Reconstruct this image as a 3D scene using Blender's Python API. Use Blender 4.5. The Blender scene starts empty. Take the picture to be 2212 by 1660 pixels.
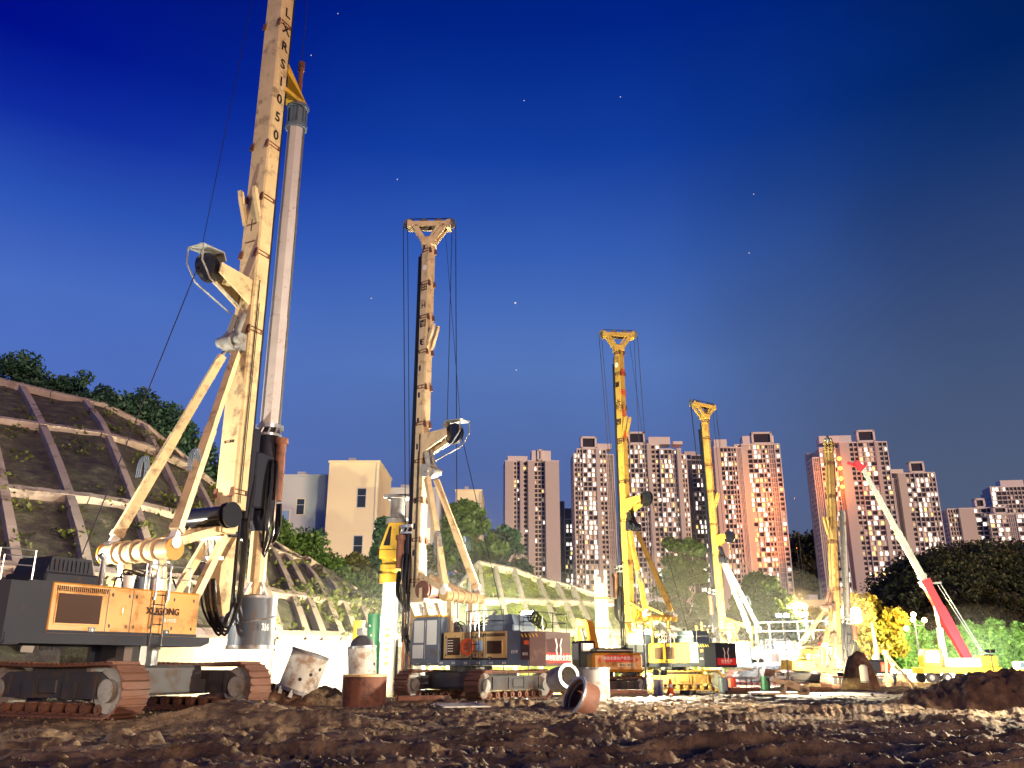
import bpy, math, random
import numpy as np
from mathutils import Vector, Matrix
R = math.radians
random.seed(7)
SC = bpy.context.scene
COL = SC.collection

# ------------------------------------------------------------------ camera
CAMZ = 1.6
PITCH = R(18.3)
cd = bpy.data.cameras.new('camera'); cam = bpy.data.objects.new('camera', cd); COL.objects.link(cam)
cam.location = (0, 0, CAMZ); cam.rotation_euler = (R(90) + PITCH, 0, 0)
cd.sensor_width = 36; cd.lens = 30.0; cd.clip_start = 0.1; cd.clip_end = 9000
SC.camera = cam
SC.view_settings.view_transform = 'Standard'; SC.view_settings.look = 'None'
SC.view_settings.gamma = 1; SC.view_settings.exposure = 0.0
try: SC.view_settings.use_curve_mapping = False
except Exception: pass
SC.cycles.max_bounces = 4; SC.cycles.diffuse_bounces = 2; SC.cycles.glossy_bounces = 2
SC.cycles.transmission_bounces = 3; SC.cycles.transparent_max_bounces = 6
SC.cycles.sample_clamp_indirect = 3.0

# ------------------------------------------------------------------ dusk sky
w = bpy.data.worlds.new('World'); SC.world = w; w.use_nodes = True
nt = w.node_tree; nt.nodes.clear()
out = nt.nodes.new('ShaderNodeOutputWorld'); bg = nt.nodes.new('ShaderNodeBackground')
tc = nt.nodes.new('ShaderNodeTexCoord'); sx = nt.nodes.new('ShaderNodeSeparateXYZ')
nt.links.new(tc.outputs['Generated'], sx.inputs[0])
rampE = nt.nodes.new('ShaderNodeValToRGB')
nt.links.new(sx.outputs['Z'], rampE.inputs[0])
def lin(r, g, b):
    f = lambda c: ((c/255+0.055)/1.055)**2.4 if c/255 > 0.04045 else c/255/12.92
    return (f(r), f(g), f(b), 1)
def setramp(rp, stops):
    el = rp.color_ramp.elements
    while len(el) > 1: el.remove(el[-1])
    el[0].position = stops[0][0]; el[0].color = stops[0][1]
    for p, c in stops[1:]:
        e = el.new(p); e.color = c
    rp.color_ramp.interpolation = 'LINEAR'
# z = sin(elevation)
LEFT = [(0.0, lin(110,116,166)), (0.2, lin(86,112,184)), (0.37, lin(72,107,190)), (0.45, lin(42,82,180)), (0.52, lin(14,42,158)), (0.58, lin(0,14,136)), (0.7, lin(0,8,110)), (1, lin(0,6,80))]
MID = [(0.0, lin(98,100,120)), (0.1, lin(88,98,142)), (0.2, lin(82,104,160)), (0.33, lin(82,114,178)), (0.45, lin(50,88,168)), (0.55, lin(18,60,154)), (0.655, lin(0,35,132)), (0.8, lin(0,20,100))]
RIGHT = [(0.0, lin(96,100,118)), (0.1, lin(84,94,118)), (0.2, lin(76,90,120)), (0.29, lin(66,84,120)), (0.4, lin(44,66,112)), (0.5, lin(16,46,102)), (0.57, lin(0,32,92)), (0.8, lin(0,18,66))]
setramp(rampE, LEFT)
ramps = [rampE]
for RR in (MID, RIGHT):
    rr_ = nt.nodes.new('ShaderNodeValToRGB'); nt.links.new(sx.outputs['Z'], rr_.inputs[0]); setramp(rr_, RR); ramps.append(rr_)
nz = nt.nodes.new('ShaderNodeTexNoise'); nz.inputs['Scale'].default_value = 2.6; nz.inputs['Detail'].default_value = 3
nt.links.new(tc.outputs['Generated'], nz.inputs['Vector'])
ad = nt.nodes.new('ShaderNodeMath'); ad.operation = 'MULTIPLY_ADD'; ad.inputs[1].default_value = 0.22
nt.links.new(nz.outputs['Fac'], ad.inputs[0]); nt.links.new(sx.outputs['X'], ad.inputs[2])
prev = ramps[0].outputs[0]
for i,(x0_,x1_) in enumerate(((-0.42,0.12),(0.22,0.58))):
    mr = nt.nodes.new('ShaderNodeMapRange'); mr.interpolation_type = 'SMOOTHSTEP'
    mr.inputs[1].default_value = x0_; mr.inputs[2].default_value = x1_; nt.links.new(ad.outputs[0], mr.inputs[0])
    mx = nt.nodes.new('ShaderNodeMix'); mx.data_type = 'RGBA'
    nt.links.new(mr.outputs[0], mx.inputs[0]); nt.links.new(prev, mx.inputs[6]); nt.links.new(ramps[i+1].outputs[0], mx.inputs[7]); prev = mx.outputs[2]
cn = nt.nodes.new('ShaderNodeTexNoise'); cn.inputs['Scale'].default_value = 1.7; cn.inputs['Detail'].default_value = 7; nt.links.new(tc.outputs['Generated'], cn.inputs['Vector'])
cm = nt.nodes.new('ShaderNodeMapRange'); cm.inputs[1].default_value = .3; cm.inputs[2].default_value = .7; cm.inputs[3].default_value = .86; cm.inputs[4].default_value = 1.16; nt.links.new(cn.outputs['Fac'], cm.inputs[0])
nt.links.new(cm.outputs[0], bg.inputs[1])
nt.links.new(prev, bg.inputs[0])
nt.links.new(bg.outputs[0], out.inputs[0])

# warm afterglow of the sky opposite, low behind the camera's right shoulder
sd = bpy.data.lights.new('afterglow', 'SUN'); sd.energy = 2.5; sd.angle = R(12); sd.color = (1.0, 0.64, 0.42)
sun = bpy.data.objects.new('afterglow', sd); COL.objects.link(sun)
sun.rotation_euler = (R(90 - 5), 0, R(36))     # shines toward -X..+Y from behind right

# ------------------------------------------------------------------ pixel rays (2212 x 1660 reading of the photo)
F = 1843.3
def at(px, py, Y):
    xc = (px - 1106)/F; yc = (830 - py)/F
    c, s = math.cos(PITCH), math.sin(PITCH)
    return Vector((xc/(c - yc*s)*Y, Y, CAMZ + (s + yc*c)/(c - yc*s)*Y))

# ------------------------------------------------------------------ materials
M = {}
def mat(name, col, rough=0.6, metal=0.0, dirt=0.0, dcol=(0.07,0.04,0.025), dscale=1.6, bump=0.0, bscale=8.0, var=0.0, streak=False, spec=0.4):
    m = bpy.data.materials.new(name); m.use_nodes = True
    t = m.node_tree; b = t.nodes['Principled BSDF']
    b.inputs['Roughness'].default_value = rough; b.inputs['Metallic'].default_value = metal
    b.inputs['Base Color'].default_value = (*col, 1)
    try: b.inputs['Specular IOR Level'].default_value = spec
    except Exception: pass
    tcn = t.nodes.new('ShaderNodeTexCoord')
    cur = None
    if var > 0:
        n = t.nodes.new('ShaderNodeTexNoise'); n.inputs['Scale'].default_value = dscale*0.6; n.inputs['Detail'].default_value = 6
        t.links.new(tcn.outputs['Object'], n.inputs['Vector'])
        r = t.nodes.new('ShaderNodeMapRange'); r.inputs[1].default_value = .3; r.inputs[2].default_value = .7
        r.inputs[3].default_value = 1-var; r.inputs[4].default_value = 1+var
        t.links.new(n.outputs['Fac'], r.inputs[0])
        mu = t.nodes.new('ShaderNodeVectorMath'); mu.operation = 'SCALE'; mu.inputs[0].default_value = col
        t.links.new(r.outputs[0], mu.inputs['Scale']); cur = mu.outputs[0]
    if dirt > 0:
        n = t.nodes.new('ShaderNodeTexNoise'); n.inputs['Scale'].default_value = dscale; n.inputs['Detail'].default_value = 9; n.inputs['Roughness'].default_value = .7
        if streak:
            mp = t.nodes.new('ShaderNodeMapping'); mp.inputs['Scale'].default_value = (3, 3, .45)
            t.links.new(tcn.outputs['Object'], mp.inputs[0]); t.links.new(mp.outputs[0], n.inputs['Vector'])
        else: t.links.new(tcn.outputs['Object'], n.inputs['Vector'])
        r = t.nodes.new('ShaderNodeMapRange'); r.inputs[1].default_value = 0.62 - dirt*.35; r.inputs[2].default_value = 0.72 - dirt*.25
        r.inputs[3].default_value = 0; r.inputs[4].default_value = min(1, .5+dirt)
        t.links.new(n.outputs['Fac'], r.inputs[0])
        mxx = t.nodes.new('ShaderNodeMix'); mxx.data_type = 'RGBA'
        t.links.new(r.outputs[0], mxx.inputs[0])
        if cur: t.links.new(cur, mxx.inputs[6])
        else: mxx.inputs[6].default_value = (*col, 1)
        mxx.inputs[7].default_value = (*dcol, 1); cur = mxx.outputs[2]
        rr = t.nodes.new('ShaderNodeMapRange'); rr.inputs[3].default_value = rough; rr.inputs[4].default_value = .9
        t.links.new(r.outputs[0], rr.inputs[0]); t.links.new(rr.outputs[0], b.inputs['Roughness'])
    if cur: t.links.new(cur, b.inputs['Base Color'])
    if bump > 0:
        n = t.nodes.new('ShaderNodeTexNoise'); n.inputs['Scale'].default_value = bscale; n.inputs['Detail'].default_value = 8
        t.links.new(tcn.outputs['Object'], n.inputs['Vector'])
        bp = t.nodes.new('ShaderNodeBump'); bp.inputs['Distance'].default_value = bump; bp.inputs['Strength'].default_value = 1
        t.links.new(n.outputs['Fac'], bp.inputs['Height']); t.links.new(bp.outputs[0], b.inputs['Normal'])
    M[name] = m; return m
def emit(name, col, strength):
    m = bpy.data.materials.new(name); m.use_nodes = True
    b = m.node_tree.nodes['Principled BSDF']; b.inputs['Base Color'].default_value = (*col, 1)
    b.inputs['Emission Color'].default_value = (*col, 1); b.inputs['Emission Strength'].default_value = strength
    M[name] = m; return m
mat('cream', (.66,.50,.26), .45, dirt=.2, dcol=(.34,.22,.11), var=.06)
mat('mast_paint', (.64,.49,.27), .45, dirt=.28, dcol=(.17,.12,.085), var=.14, dscale=1.5)
mat('mast_yellow', (.50,.32,.075), .45, dirt=.28, dcol=(.22,.11,.03), var=.08, dscale=1.2)
mat('mud_yellow', (.34,.20,.06), .8, dirt=.4, dcol=(.16,.09,.04), var=.2, bump=.02)  # muddy tracks, with the floodlight's yellow put into the colour
mat('orange', (.50,.215,.022), .42, dirt=.3, dcol=(.22,.11,.04), var=.18, dscale=1.5)
mat('yellow', (.68,.42,.05), .38, dirt=.25, dcol=(.2,.12,.05), var=.08)
mat('tan_paint', (.50,.34,.13), .4, dirt=.22, dcol=(.2,.13,.07), var=.08)
mat('dark_paint', (.018,.02,.034), .6, spec=.15, dirt=.12, dcol=(.06,.04,.035))
mat('slate', (.10,.14,.20), .4, dirt=.2, dcol=(.12,.09,.07))
mat('mast_dull', (.34,.23,.085), .5, dirt=.35, dcol=(.13,.08,.04), var=.1, dscale=1.5)
mat('maroon', (.055,.028,.03), .4, dirt=.25, dcol=(.12,.07,.05))
mat('black', (.015,.015,.02), .35)
mat('rubber', (.012,.012,.016), .22, spec=.7)
mat('kelly_pale', (.60,.56,.56), .32, metal=.25, dirt=.15, dcol=(.3,.2,.16), var=.08)
mat('steel', (.20,.21,.23), .4, metal=.6, dirt=.3, dcol=(.14,.09,.06))
mat('bright_steel', (.55,.56,.58), .28, metal=.8)
mat('grey_paint', (.26,.27,.27), .5, dirt=.35, dcol=(.14,.10,.07), var=.1)
mat('white_paint', (.72,.72,.68), .45, dirt=.25, dcol=(.3,.22,.15))
mat('bucket_blue', (.065,.085,.12), .5, metal=.1, dirt=.3, dcol=(.12,.08,.06), streak=True)
mat('bucket_pale', (.42,.41,.38), .55, dirt=.4, dcol=(.2,.12,.08), var=.12)
mat('rust', (.17,.07,.045), .7, dirt=.4, dcol=(.07,.035,.03), var=.2, bump=.01)
mat('track_steel', (.13,.065,.05), .6, metal=.15, dirt=.5, dcol=(.16,.075,.05), var=.2, bump=.012)
mat('track_frame', (.04,.042,.05), .55, dirt=.35, dcol=(.09,.055,.04), var=.2)
mat('mast_paint_old', (.60,.46,.27), .45, dirt=.24, dcol=(.24,.13,.07), var=.15, dscale=2.6)
mat('rail_steel', (.35,.37,.42), .3, metal=.5)
mat('louvre', (.022,.014,.014), .8, spec=.2)
mat('louvre_slat', (.055,.03,.025), .8, spec=.2)
mat('glass', (.03,.045,.06), .08, spec=.8)
mat('glass_lit_pale', (.70,.76,.72), .2, spec=.8)  # paled glass: backlight and reflections are put into its colour
mat('concrete', (.42,.36,.28), .85, dirt=.3, dcol=(.2,.16,.11), var=.15, dscale=.5, bump=.03, bscale=3)
mat('concrete_dim', (.50,.42,.37), .85, dirt=.25, dcol=(.12,.09,.07), var=.15, dscale=.6, bump=.04, bscale=3)
mat('pale_wall', (.60,.57,.48), .8, dirt=.22, dcol=(.4,.35,.25), var=.08, dscale=.4)
mat('building_cream', (.85,.74,.50), .85, var=.05, dscale=.15)
mat('building_grey', (.52,.55,.60), .85, var=.05, dscale=.15)
mat('tower_wall', (.68,.62,.55), .85, var=.06, dscale=.05)
mat('tower_trim', (.88,.82,.75), .85)
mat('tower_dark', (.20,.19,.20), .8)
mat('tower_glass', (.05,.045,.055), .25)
mat('green_paint', (.004,.075,.045), .5, dirt=.15, dcol=(.1,.12,.08))
mat('tank_yellow', (.75,.48,.04), .5, dirt=.15, dcol=(.4,.25,.05))
mat('red_banner', (.62,.02,.02), .6)
mat('white_letter', (.8,.76,.7), .6)
mat('black_letter', (.02,.015,.015), .6)
mat('red_boom', (.62,.02,.05), .35)
mat('pale_boom', (.42,.52,.50), .4)
mat('sky_blue_card', (.25,.42,.7), .6)
mat('red_paint', (.65,.06,.03), .5)
mat('cone_orange', (.85,.14,.03), .5)
mat('bark', (.09,.065,.045), .9, bump=.02)
mat('skin', (.42,.26,.18), .6)
mat('shirt', (.45,.52,.6), .8)
mat('trousers', (.03,.035,.06), .9)
emit('lamp_lens', (1,.93,.75), 40)
emit('lamp_cool', (.8,.9,1), 40)
emit('globe_warm', (1,.72,.32), 12)
emit('orange_lamp', (1,.22,.03), 9)
emit('win_white', (1,.88,.70), 2.4)
emit('win_yellow', (1,.66,.22), 1.6)
emit('win_dim', (.8,.62,.42), .35)
emit('office_light', (1,.88,.6), .8)

def leafmat(name, c1, c2, trans=.25):
    m = bpy.data.materials.new(name); m.use_nodes = True
    t = m.node_tree; b = t.nodes['Principled BSDF']; b.inputs['Roughness'].default_value = .55
    g = t.nodes.new('ShaderNodeNewGeometry'); r = t.nodes.new('ShaderNodeValToRGB')
    r.color_ramp.elements[0].color = (*c1, 1); r.color_ramp.elements[1].color = (*c2, 1)
    t.links.new(g.outputs['Random Per Island'], r.inputs[0]); t.links.new(r.outputs[0], b.inputs['Base Color'])
    tr = t.nodes.new('ShaderNodeBsdfTranslucent'); mixs = t.nodes.new('ShaderNodeMixShader'); mixs.inputs[0].default_value = trans
    t.links.new(r.outputs[0], tr.inputs[0]); t.links.new(b.outputs[0], mixs.inputs[1]); t.links.new(tr.outputs[0], mixs.inputs[2])
    t.links.new(mixs.outputs[0], t.nodes['Material Output'].inputs[0])
    M[name] = m
leafmat('leaf_green', (.03,.07,.02), (.10,.17,.04))
leafmat('leaf_bluegreen', (.02,.06,.045), (.06,.14,.09))
leafmat('leaf_yellow', (.20,.16,.01), (.40,.34,.04))
leafmat('leaf_bright', (.05,.15,.03), (.18,.36,.07))
leafmat('leaf_lime', (.14,.18,.03), (.34,.38,.07))
leafmat('leaf_olive', (.05,.07,.015), (.14,.16,.03))
leafmat('leaf_dark', (.03,.036,.012), (.09,.085,.028))

def surfmat(name, cols, scale, bump, bscale, rough=.9):
    m = bpy.data.materials.new(name); m.use_nodes = True
    t = m.node_tree; b = t.nodes['Principled BSDF']; b.inputs['Roughness'].default_value = rough
    tcn = t.nodes.new('ShaderNodeTexCoord')
    n = t.nodes.new('ShaderNodeTexNoise'); n.inputs['Scale'].default_value = scale; n.inputs['Detail'].default_value = 12; n.inputs['Roughness'].default_value = .68
    t.links.new(tcn.outputs['Object'], n.inputs['Vector'])
    r = t.nodes.new('ShaderNodeValToRGB'); t.links.new(n.outputs['Fac'], r.inputs[0])
    setramp(r, [(p, (*c, 1)) for p, c in cols]); t.links.new(r.outputs[0], b.inputs['Base Color'])
    n2 = t.nodes.new('ShaderNodeTexNoise'); n2.inputs['Scale'].default_value = bscale; n2.inputs['Detail'].default_value = 10; n2.inputs['Roughness'].default_value = .65
    t.links.new(tcn.outputs['Object'], n2.inputs['Vector'])
    bp = t.nodes.new('ShaderNodeBump'); bp.inputs['Distance'].default_value = bump
    t.links.new(n2.outputs['Fac'], bp.inputs['Height']); t.links.new(bp.outputs[0], b.inputs['Normal'])
    M[name] = m; return m
surfmat('mud', [(.3,(.035,.022,.018)), (.45,(.10,.062,.038)), (.56,(.23,.155,.085)), (.7,(.38,.27,.15))], .9, .12, 4.2, .74)
surfmat("clod", [(.3,(.04,.02,.012)), (.5,(.11,.06,.033)), (.68,(.25,.16,.09))], 1.6, .06, 6)
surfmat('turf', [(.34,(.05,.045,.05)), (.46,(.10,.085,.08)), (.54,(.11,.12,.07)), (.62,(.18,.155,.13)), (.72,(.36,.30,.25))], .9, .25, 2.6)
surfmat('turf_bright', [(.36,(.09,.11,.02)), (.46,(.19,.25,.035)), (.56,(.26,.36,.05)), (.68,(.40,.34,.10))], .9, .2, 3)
surfmat('hill_ground', [(.3,(.015,.014,.008)), (.7,(.04,.04,.018))], .05, .5, .3)

# ------------------------------------------------------------------ mesh builder
class MB:
    def __init__(s): s.v = []; s.f = []; s.mi = []; s.cur = 0
    def add(s, vs, fs):
        o = len(s.v); s.v += [tuple(p) for p in vs]; s.f += [tuple(i+o for i in f) for f in fs]; s.mi += [s.cur]*len(fs); return s
    def box(s, a, b, bev=0):
        x0,y0,z0 = a; x1,y1,z1 = b
        if x0>x1: x0,x1=x1,x0
        if y0>y1: y0,y1=y1,y0
        if z0>z1: z0,z1=z1,z0
        if bev <= 0:
            return s.add([(x0,y0,z0),(x1,y0,z0),(x1,y1,z0),(x0,y1,z0),(x0,y0,z1),(x1,y0,z1),(x1,y1,z1),(x0,y1,z1)],
                  [(0,3,2,1),(4,5,6,7),(0,1,5,4),(1,2,6,5),(2,3,7,6),(3,0,4,7)])
        e = min(bev, (x1-x0)*.45, (y1-y0)*.45, (z1-z0)*.45)
        vs = []; idx = {}
        for ix,(X,sx) in enumerate(((x0,1),(x1,-1))):
            for iy,(Y,sy) in enumerate(((y0,1),(y1,-1))):
                for iz,(Z,sz) in enumerate(((z0,1),(z1,-1))):
                    for k,p in enumerate(((X,Y+sy*e,Z+sz*e),(X+sx*e,Y,Z+sz*e),(X+sx*e,Y+sy*e,Z))):
                        idx[ix,iy,iz,k] = len(vs); vs.append(p)
        fs = []
        for k,ax in enumerate(((0,),(1,),(2,))):
            for sgn in (0,1):
                q = []
                for (a1,b1) in ((0,0),(1,0),(1,1),(0,1)):
                    key = [a1,b1]; key.insert(k, sgn); q.append(idx[key[0],key[1],key[2],k])
                fs.append(tuple(q))
        for k1,k2 in ((0,1),(0,2),(1,2)):
            free = 3-k1-k2
            for s1 in (0,1):
                for s2 in (0,1):
                    q = []
                    for fr,kk in ((0,k1),(1,k1),(1,k2),(0,k2)):
                        key = [0,0,0]; key[k1]=s1; key[k2]=s2; key[free]=fr; q.append(idx[key[0],key[1],key[2],kk])
                    fs.append(tuple(q))
        for ix in (0,1):
            for iy in (0,1):
                for iz in (0,1): fs.append(tuple(idx[ix,iy,iz,k] for k in range(3)))
        return s.add(vs, fs)
    def bar(s, p, q, w, h=None, up=(0,0,1)):          # rectangular bar from p to q
        h = h or w; p = Vector(p); q = Vector(q); d = (q-p)
        if d.length < 1e-6: return s
        d.normalize(); u = Vector(up)
        if abs(d.dot(u)) > .98: u = Vector((1,0,0))
        a = d.cross(u).normalized(); b = a.cross(d).normalized()
        vs = []
        for c in (p, q):
            for i,j in ((-1,-1),(1,-1),(1,1),(-1,1)): vs.append(c + a*(w/2*i) + b*(h/2*j))
        return s.add(vs, [(0,1,2,3),(7,6,5,4),(0,4,5,1),(1,5,6,2),(2,6,7,3),(3,7,4,0)])
    def tube(s, pts, r, n=8, caps=True):
        pts = [Vector(p) for p in pts]; rs = r if isinstance(r, (list,tuple)) else [r]*len(pts)
        rings = []; a = None
        for i,p in enumerate(pts):
            d = (pts[min(i+1,len(pts)-1)] - pts[max(i-1,0)])
            if d.length < 1e-9: d = Vector((0,0,1))
            d.normalize()
            if a is None:
                u = Vector((0,0,1)) if abs(d.z) < .9 else Vector((1,0,0)); a = d.cross(u).normalized()
            else:
                a = (a - d*a.dot(d))
                a = a.normalized() if a.length > 1e-6 else d.orthogonal().normalized()
            b = d.cross(a)
            rings.append([p + (a*math.cos(2*math.pi*k/n) + b*math.sin(2*math.pi*k/n))*rs[i] for k in range(n)])
        vs = [v for rg in rings for v in rg]; fs = []
        for i in range(len(pts)-1):
            for k in range(n):
                k2 = (k+1)%n; fs.append((i*n+k, i*n+k2, (i+1)*n+k2, (i+1)*n+k))
        if caps: fs.append(tuple(range(n-1,-1,-1))); fs.append(tuple((len(pts)-1)*n+k for k in range(n)))
        return s.add(vs, fs)
    def cyl(s, p, q, r, n=20, r2=None): return s.tube([p, q], [r, r if r2 is None else r2], n)
    def ring(s, c, axis, R0, R1, h, n=24):            # hollow ring, axis vector, centre c
        c = Vector(c); ax = Vector(axis).normalized(); a = ax.orthogonal().normalized(); b = ax.cross(a)
        vs = []
        for (rr, hh) in ((R0,-h/2),(R1,-h/2),(R1,h/2),(R0,h/2)):
            for k in range(n):
                t = 2*math.pi*k/n; vs.append(c + (a*math.cos(t)+b*math.sin(t))*rr + ax*hh)
        fs = []
        for j in range(4):
            j2 = (j+1)%4
            for k in range(n): k2=(k+1)%n; fs.append((j*n+k, j*n+k2, j2*n+k2, j2*n+k))
        return s.add(vs, fs)
    def prism(s, poly, y0, y1, axis='y'):             # polygon in xz extruded along y (or yz along x, xy along z)
        def P(a, b, c):
            return {'y':(a,c,b), 'x':(c,a,b), 'z':(a,b,c)}[axis]
        n = len(poly); vs = [P(a,b,y0) for a,b in poly] + [P(a,b,y1) for a,b in poly]
        fs = [tuple(range(n)), tuple(range(2*n-1,n-1,-1))] + [(i,(i+1)%n+0,(i+1)%n+n,i+n) for i in range(n)]
        return s.add(vs, fs)
    def xf(s, mtx):
        s.v = [tuple(mtx @ Vector(p)) for p in s.v]; return s
    def build(s, name, m, parent=None, smooth=False, recalc=True):
        me = bpy.data.meshes.new(name); me.from_pydata(s.v, [], s.f)
        ms = m if isinstance(m, (list,tuple)) else [m]
        for q in ms: me.materials.append(M[q])
        if len(ms) > 1: me.polygons.foreach_set('material_index', s.mi)
        if recalc and len(s.f) < 60000:
            import bmesh
            bm = bmesh.new(); bm.from_mesh(me); bmesh.ops.recalc_face_normals(bm, faces=bm.faces); bm.to_mesh(me); bm.free()
        if smooth:
            me.polygons.foreach_set('use_smooth', [True]*len(me.polygons))
            try: me.set_sharp_from_angle(angle=R(35))
            except Exception: pass
        me.update()
        o = bpy.data.objects.new(name, me); COL.objects.link(o)
        if parent: o.parent = parent
        return o
def spline(pts, n=5):
    P_ = [Vector(p) for p in pts]; P_ = [P_[0]*2-P_[1]] + P_ + [P_[-1]*2-P_[-2]]; out_ = []
    for i in range(1, len(P_)-2):
        a, b, c, d = P_[i-1:i+3]
        for k in range(n):
            t = k/n; out_.append(.5*((2*b) + (c-a)*t + (2*a-5*b+4*c-d)*t*t + (3*b-a-3*c+d)*t**3))
    return out_ + [P_[-2]]
def weld(b):
    c = MB(); idx = {}; mp = []
    for p in b.v:
        k = (round(p[0],4),round(p[1],4),round(p[2],4))
        if k not in idx: idx[k] = len(c.v); c.v.append(p)
        mp.append(idx[k])
    for f in b.f: c.f.append(tuple(mp[i] for i in f))
    c.mi = list(b.mi); return c
def tag(o, label=None, cat=None, group=None, kind=None):
    if label: o['label'] = label
    if cat: o['category'] = cat
    if group: o['group'] = group
    if kind: o['kind'] = kind
    return o
def empty(name, loc, rz=0, rx=0, ry=0):
    o = bpy.data.objects.new(name, None); COL.objects.link(o); o.empty_display_size = .5
    o.location = loc; o.rotation_euler = (rx, ry, rz); return o
def npmesh(name, V, Fq, m, parent=None, smooth=False):
    me = bpy.data.meshes.new(name); V = np.asarray(V, np.float32); Fq = np.asarray(Fq, np.int32); k = Fq.shape[1]
    me.vertices.add(len(V)); me.vertices.foreach_set('co', V.ravel())
    me.loops.add(Fq.size); me.loops.foreach_set('vertex_index', Fq.ravel())
    me.polygons.add(len(Fq)); me.polygons.foreach_set('loop_start', np.arange(0, Fq.size, k, dtype=np.int32))
    try: me.polygons.foreach_set('loop_total', np.full(len(Fq), k, np.int32))
    except Exception: pass
    if smooth: me.polygons.foreach_set('use_smooth', np.ones(len(Fq), bool))
    me.materials.append(M[m]); me.update(calc_edges=True); me.validate()
    o = bpy.data.objects.new(name, me); COL.objects.link(o)
    if parent: o.parent = parent
    return o
def text(s, size, m, origin, right, up, parent, name='lettering', depth=.006, center=True, bold=0.0):
    cu = bpy.data.curves.new('t', 'FONT'); cu.body = s; cu.size = size; cu.extrude = depth; cu.resolution_u = 2; cu.offset = bold*size
    if center: cu.align_x = 'CENTER'; cu.align_y = 'CENTER'
    ob = bpy.data.objects.new('t', cu); COL.objects.link(ob)
    dg = bpy.context.evaluated_depsgraph_get(); me = bpy.data.meshes.new_from_object(ob.evaluated_get(dg))
    bpy.data.objects.remove(ob); bpy.data.curves.remove(cu)
    r = Vector(right).normalized(); u = Vector(up).normalized(); n = r.cross(u)
    mt = Matrix(((r.x,u.x,n.x,origin[0]),(r.y,u.y,n.y,origin[1]),(r.z,u.z,n.z,origin[2]),(0,0,0,1)))
    me.transform(mt); me.materials.clear(); me.materials.append(M[m])
    o = bpy.data.objects.new(name, me); COL.objects.link(o); o.parent = parent; return o
def copy_tree(o, parent=None):
    c = o.copy(); COL.objects.link(c); c.parent = parent
    for ch in list(o.children): copy_tree(ch, c)
    return c

# ------------------------------------------------------------------ noise for the terrain
def vnoise(x, y, seed=0):
    xi = np.floor(x).astype(np.int64); yi = np.floor(y).astype(np.int64); xf = x-xi; yf = y-yi
    def h(a, b):
        n = (a*374761393 + b*668265263 + seed*1442695041) & 0xffffffff
        n = ((n ^ (n >> 13))*1274126177) & 0xffffffff
        return ((n ^ (n >> 16)) & 0xffff)/65535.0
    u = xf*xf*(3-2*xf); v = yf*yf*(3-2*yf)
    return (h(xi,yi)*(1-u)+h(xi+1,yi)*u)*(1-v) + (h(xi,yi+1)*(1-u)+h(xi+1,yi+1)*u)*v
def fbm(x, y, oct=4, seed=0, gain=.5):
    s = 0; a = 1; t = 0
    for i in range(oct):
        s = s + a*vnoise(x*2**i, y*2**i, seed+i*7); t += a; a *= gain
    return s/t
def ridged(x, y, oct=3, seed=0):
    s = 0; a = 1; t = 0
    for i in range(oct):
        n = vnoise(x*2**i, y*2**i, seed+i*5); s = s + a*(1-np.abs(2*n-1)); t += a; a *= .55
    return s/t
FLAT = [(-12.5,28.8,4.6,.2), (-1.4,43.9,5.0,.12), (11,62,5.5,0.05), (22.7,83.7,6,0), (24.1,72.2,5,0), (6.6,52,4,0.02)]
def ground_h(x, y):
    x = np.asarray(x, float); y = np.asarray(y, float); d = np.hypot(x, y)
    near = 1/(1+(d/55)**4)
    h = (fbm(x/9, y/9, 3, 3)-.5)*.42
    h += (fbm(x/2.3, y/1.6, 3, 11)-.5)*.34*near
    h += (ridged((x*.97+y*.2)/7.5, (y*.97-x*.16)/.8, 3, 21)-.55)*.75*near      # ruts running across the view
    h += (ridged(x/.62, y/.42, 4, 33)-.5)*.20*near*np.clip(fbm(x/3,y/3,2,77)*2.4-.5,0.15,1.2)
    h += (fbm(x/.17, y/.17, 2, 41)-.5)*.09*near
    h += np.where((x > -6) & (y < 34), 1, 0)*(np.sin((y - .25*x)*2.6)*.05)*near
    h += .55*np.exp(-(((x+7.0)/3.2)**2 + ((y-24.5)/1.6)**2)) + .30*np.exp(-(((x+1.5)/2.5)**2 + ((y-27.5)/1.5)**2))
    h += .30*np.exp(-(((x+10)/1.0)**2 + ((y-19.5)/.7)**2)) + .25*np.exp(-(((x-9)/3)**2 + ((y-30)/1)**2))
    for (c0, sl, xa, xb, dep) in ((18.4,.16,-3,30,.16),(19.9,.16,-3,30,.16),(23.2,.10,-1,30,.15),(24.9,.10,-1,30,.15),(28.6,.05,2,30,.14),(30.4,.05,2,30,.14),(16.2,-.10,-14,4,.12),(17.4,-.10,-14,4,.12),(20.6,.34,-16,-2,.12),(34.5,.02,4,34,.12),(38.5,-.03,5,36,.12)):
        dd = (y - sl*x - c0); gate = 1/(1+np.exp(-(x-xa)*2))/(1+np.exp((x-xb)*2))
        wob = (fbm(x/3+c0, x*0+c0, 2, 5)-.5)*.5; dd = dd + wob
        band = 1/(1+(np.abs(dd)/.33)**8); berm = np.exp(-((np.abs(dd)-.48)/.14)**2)
        h = h + gate*(-dep*band + .09*berm*(.5+fbm(x/.4,y/.4,2,8)) + band*.035*np.sign(np.sin(x*2*math.pi/.26)))
    for (cx, cy, r, z) in FLAT:
        wgt = 1/(1+((np.hypot(x-cx, y-cy))/r)**8); h = h*(1-.85*wgt) + z*wgt
    far = 1/(1+(d/140)**4)
    return h*far - .05
def gz(x, y): return float(ground_h(np.array([x]), np.array([y]))[0])

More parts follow.
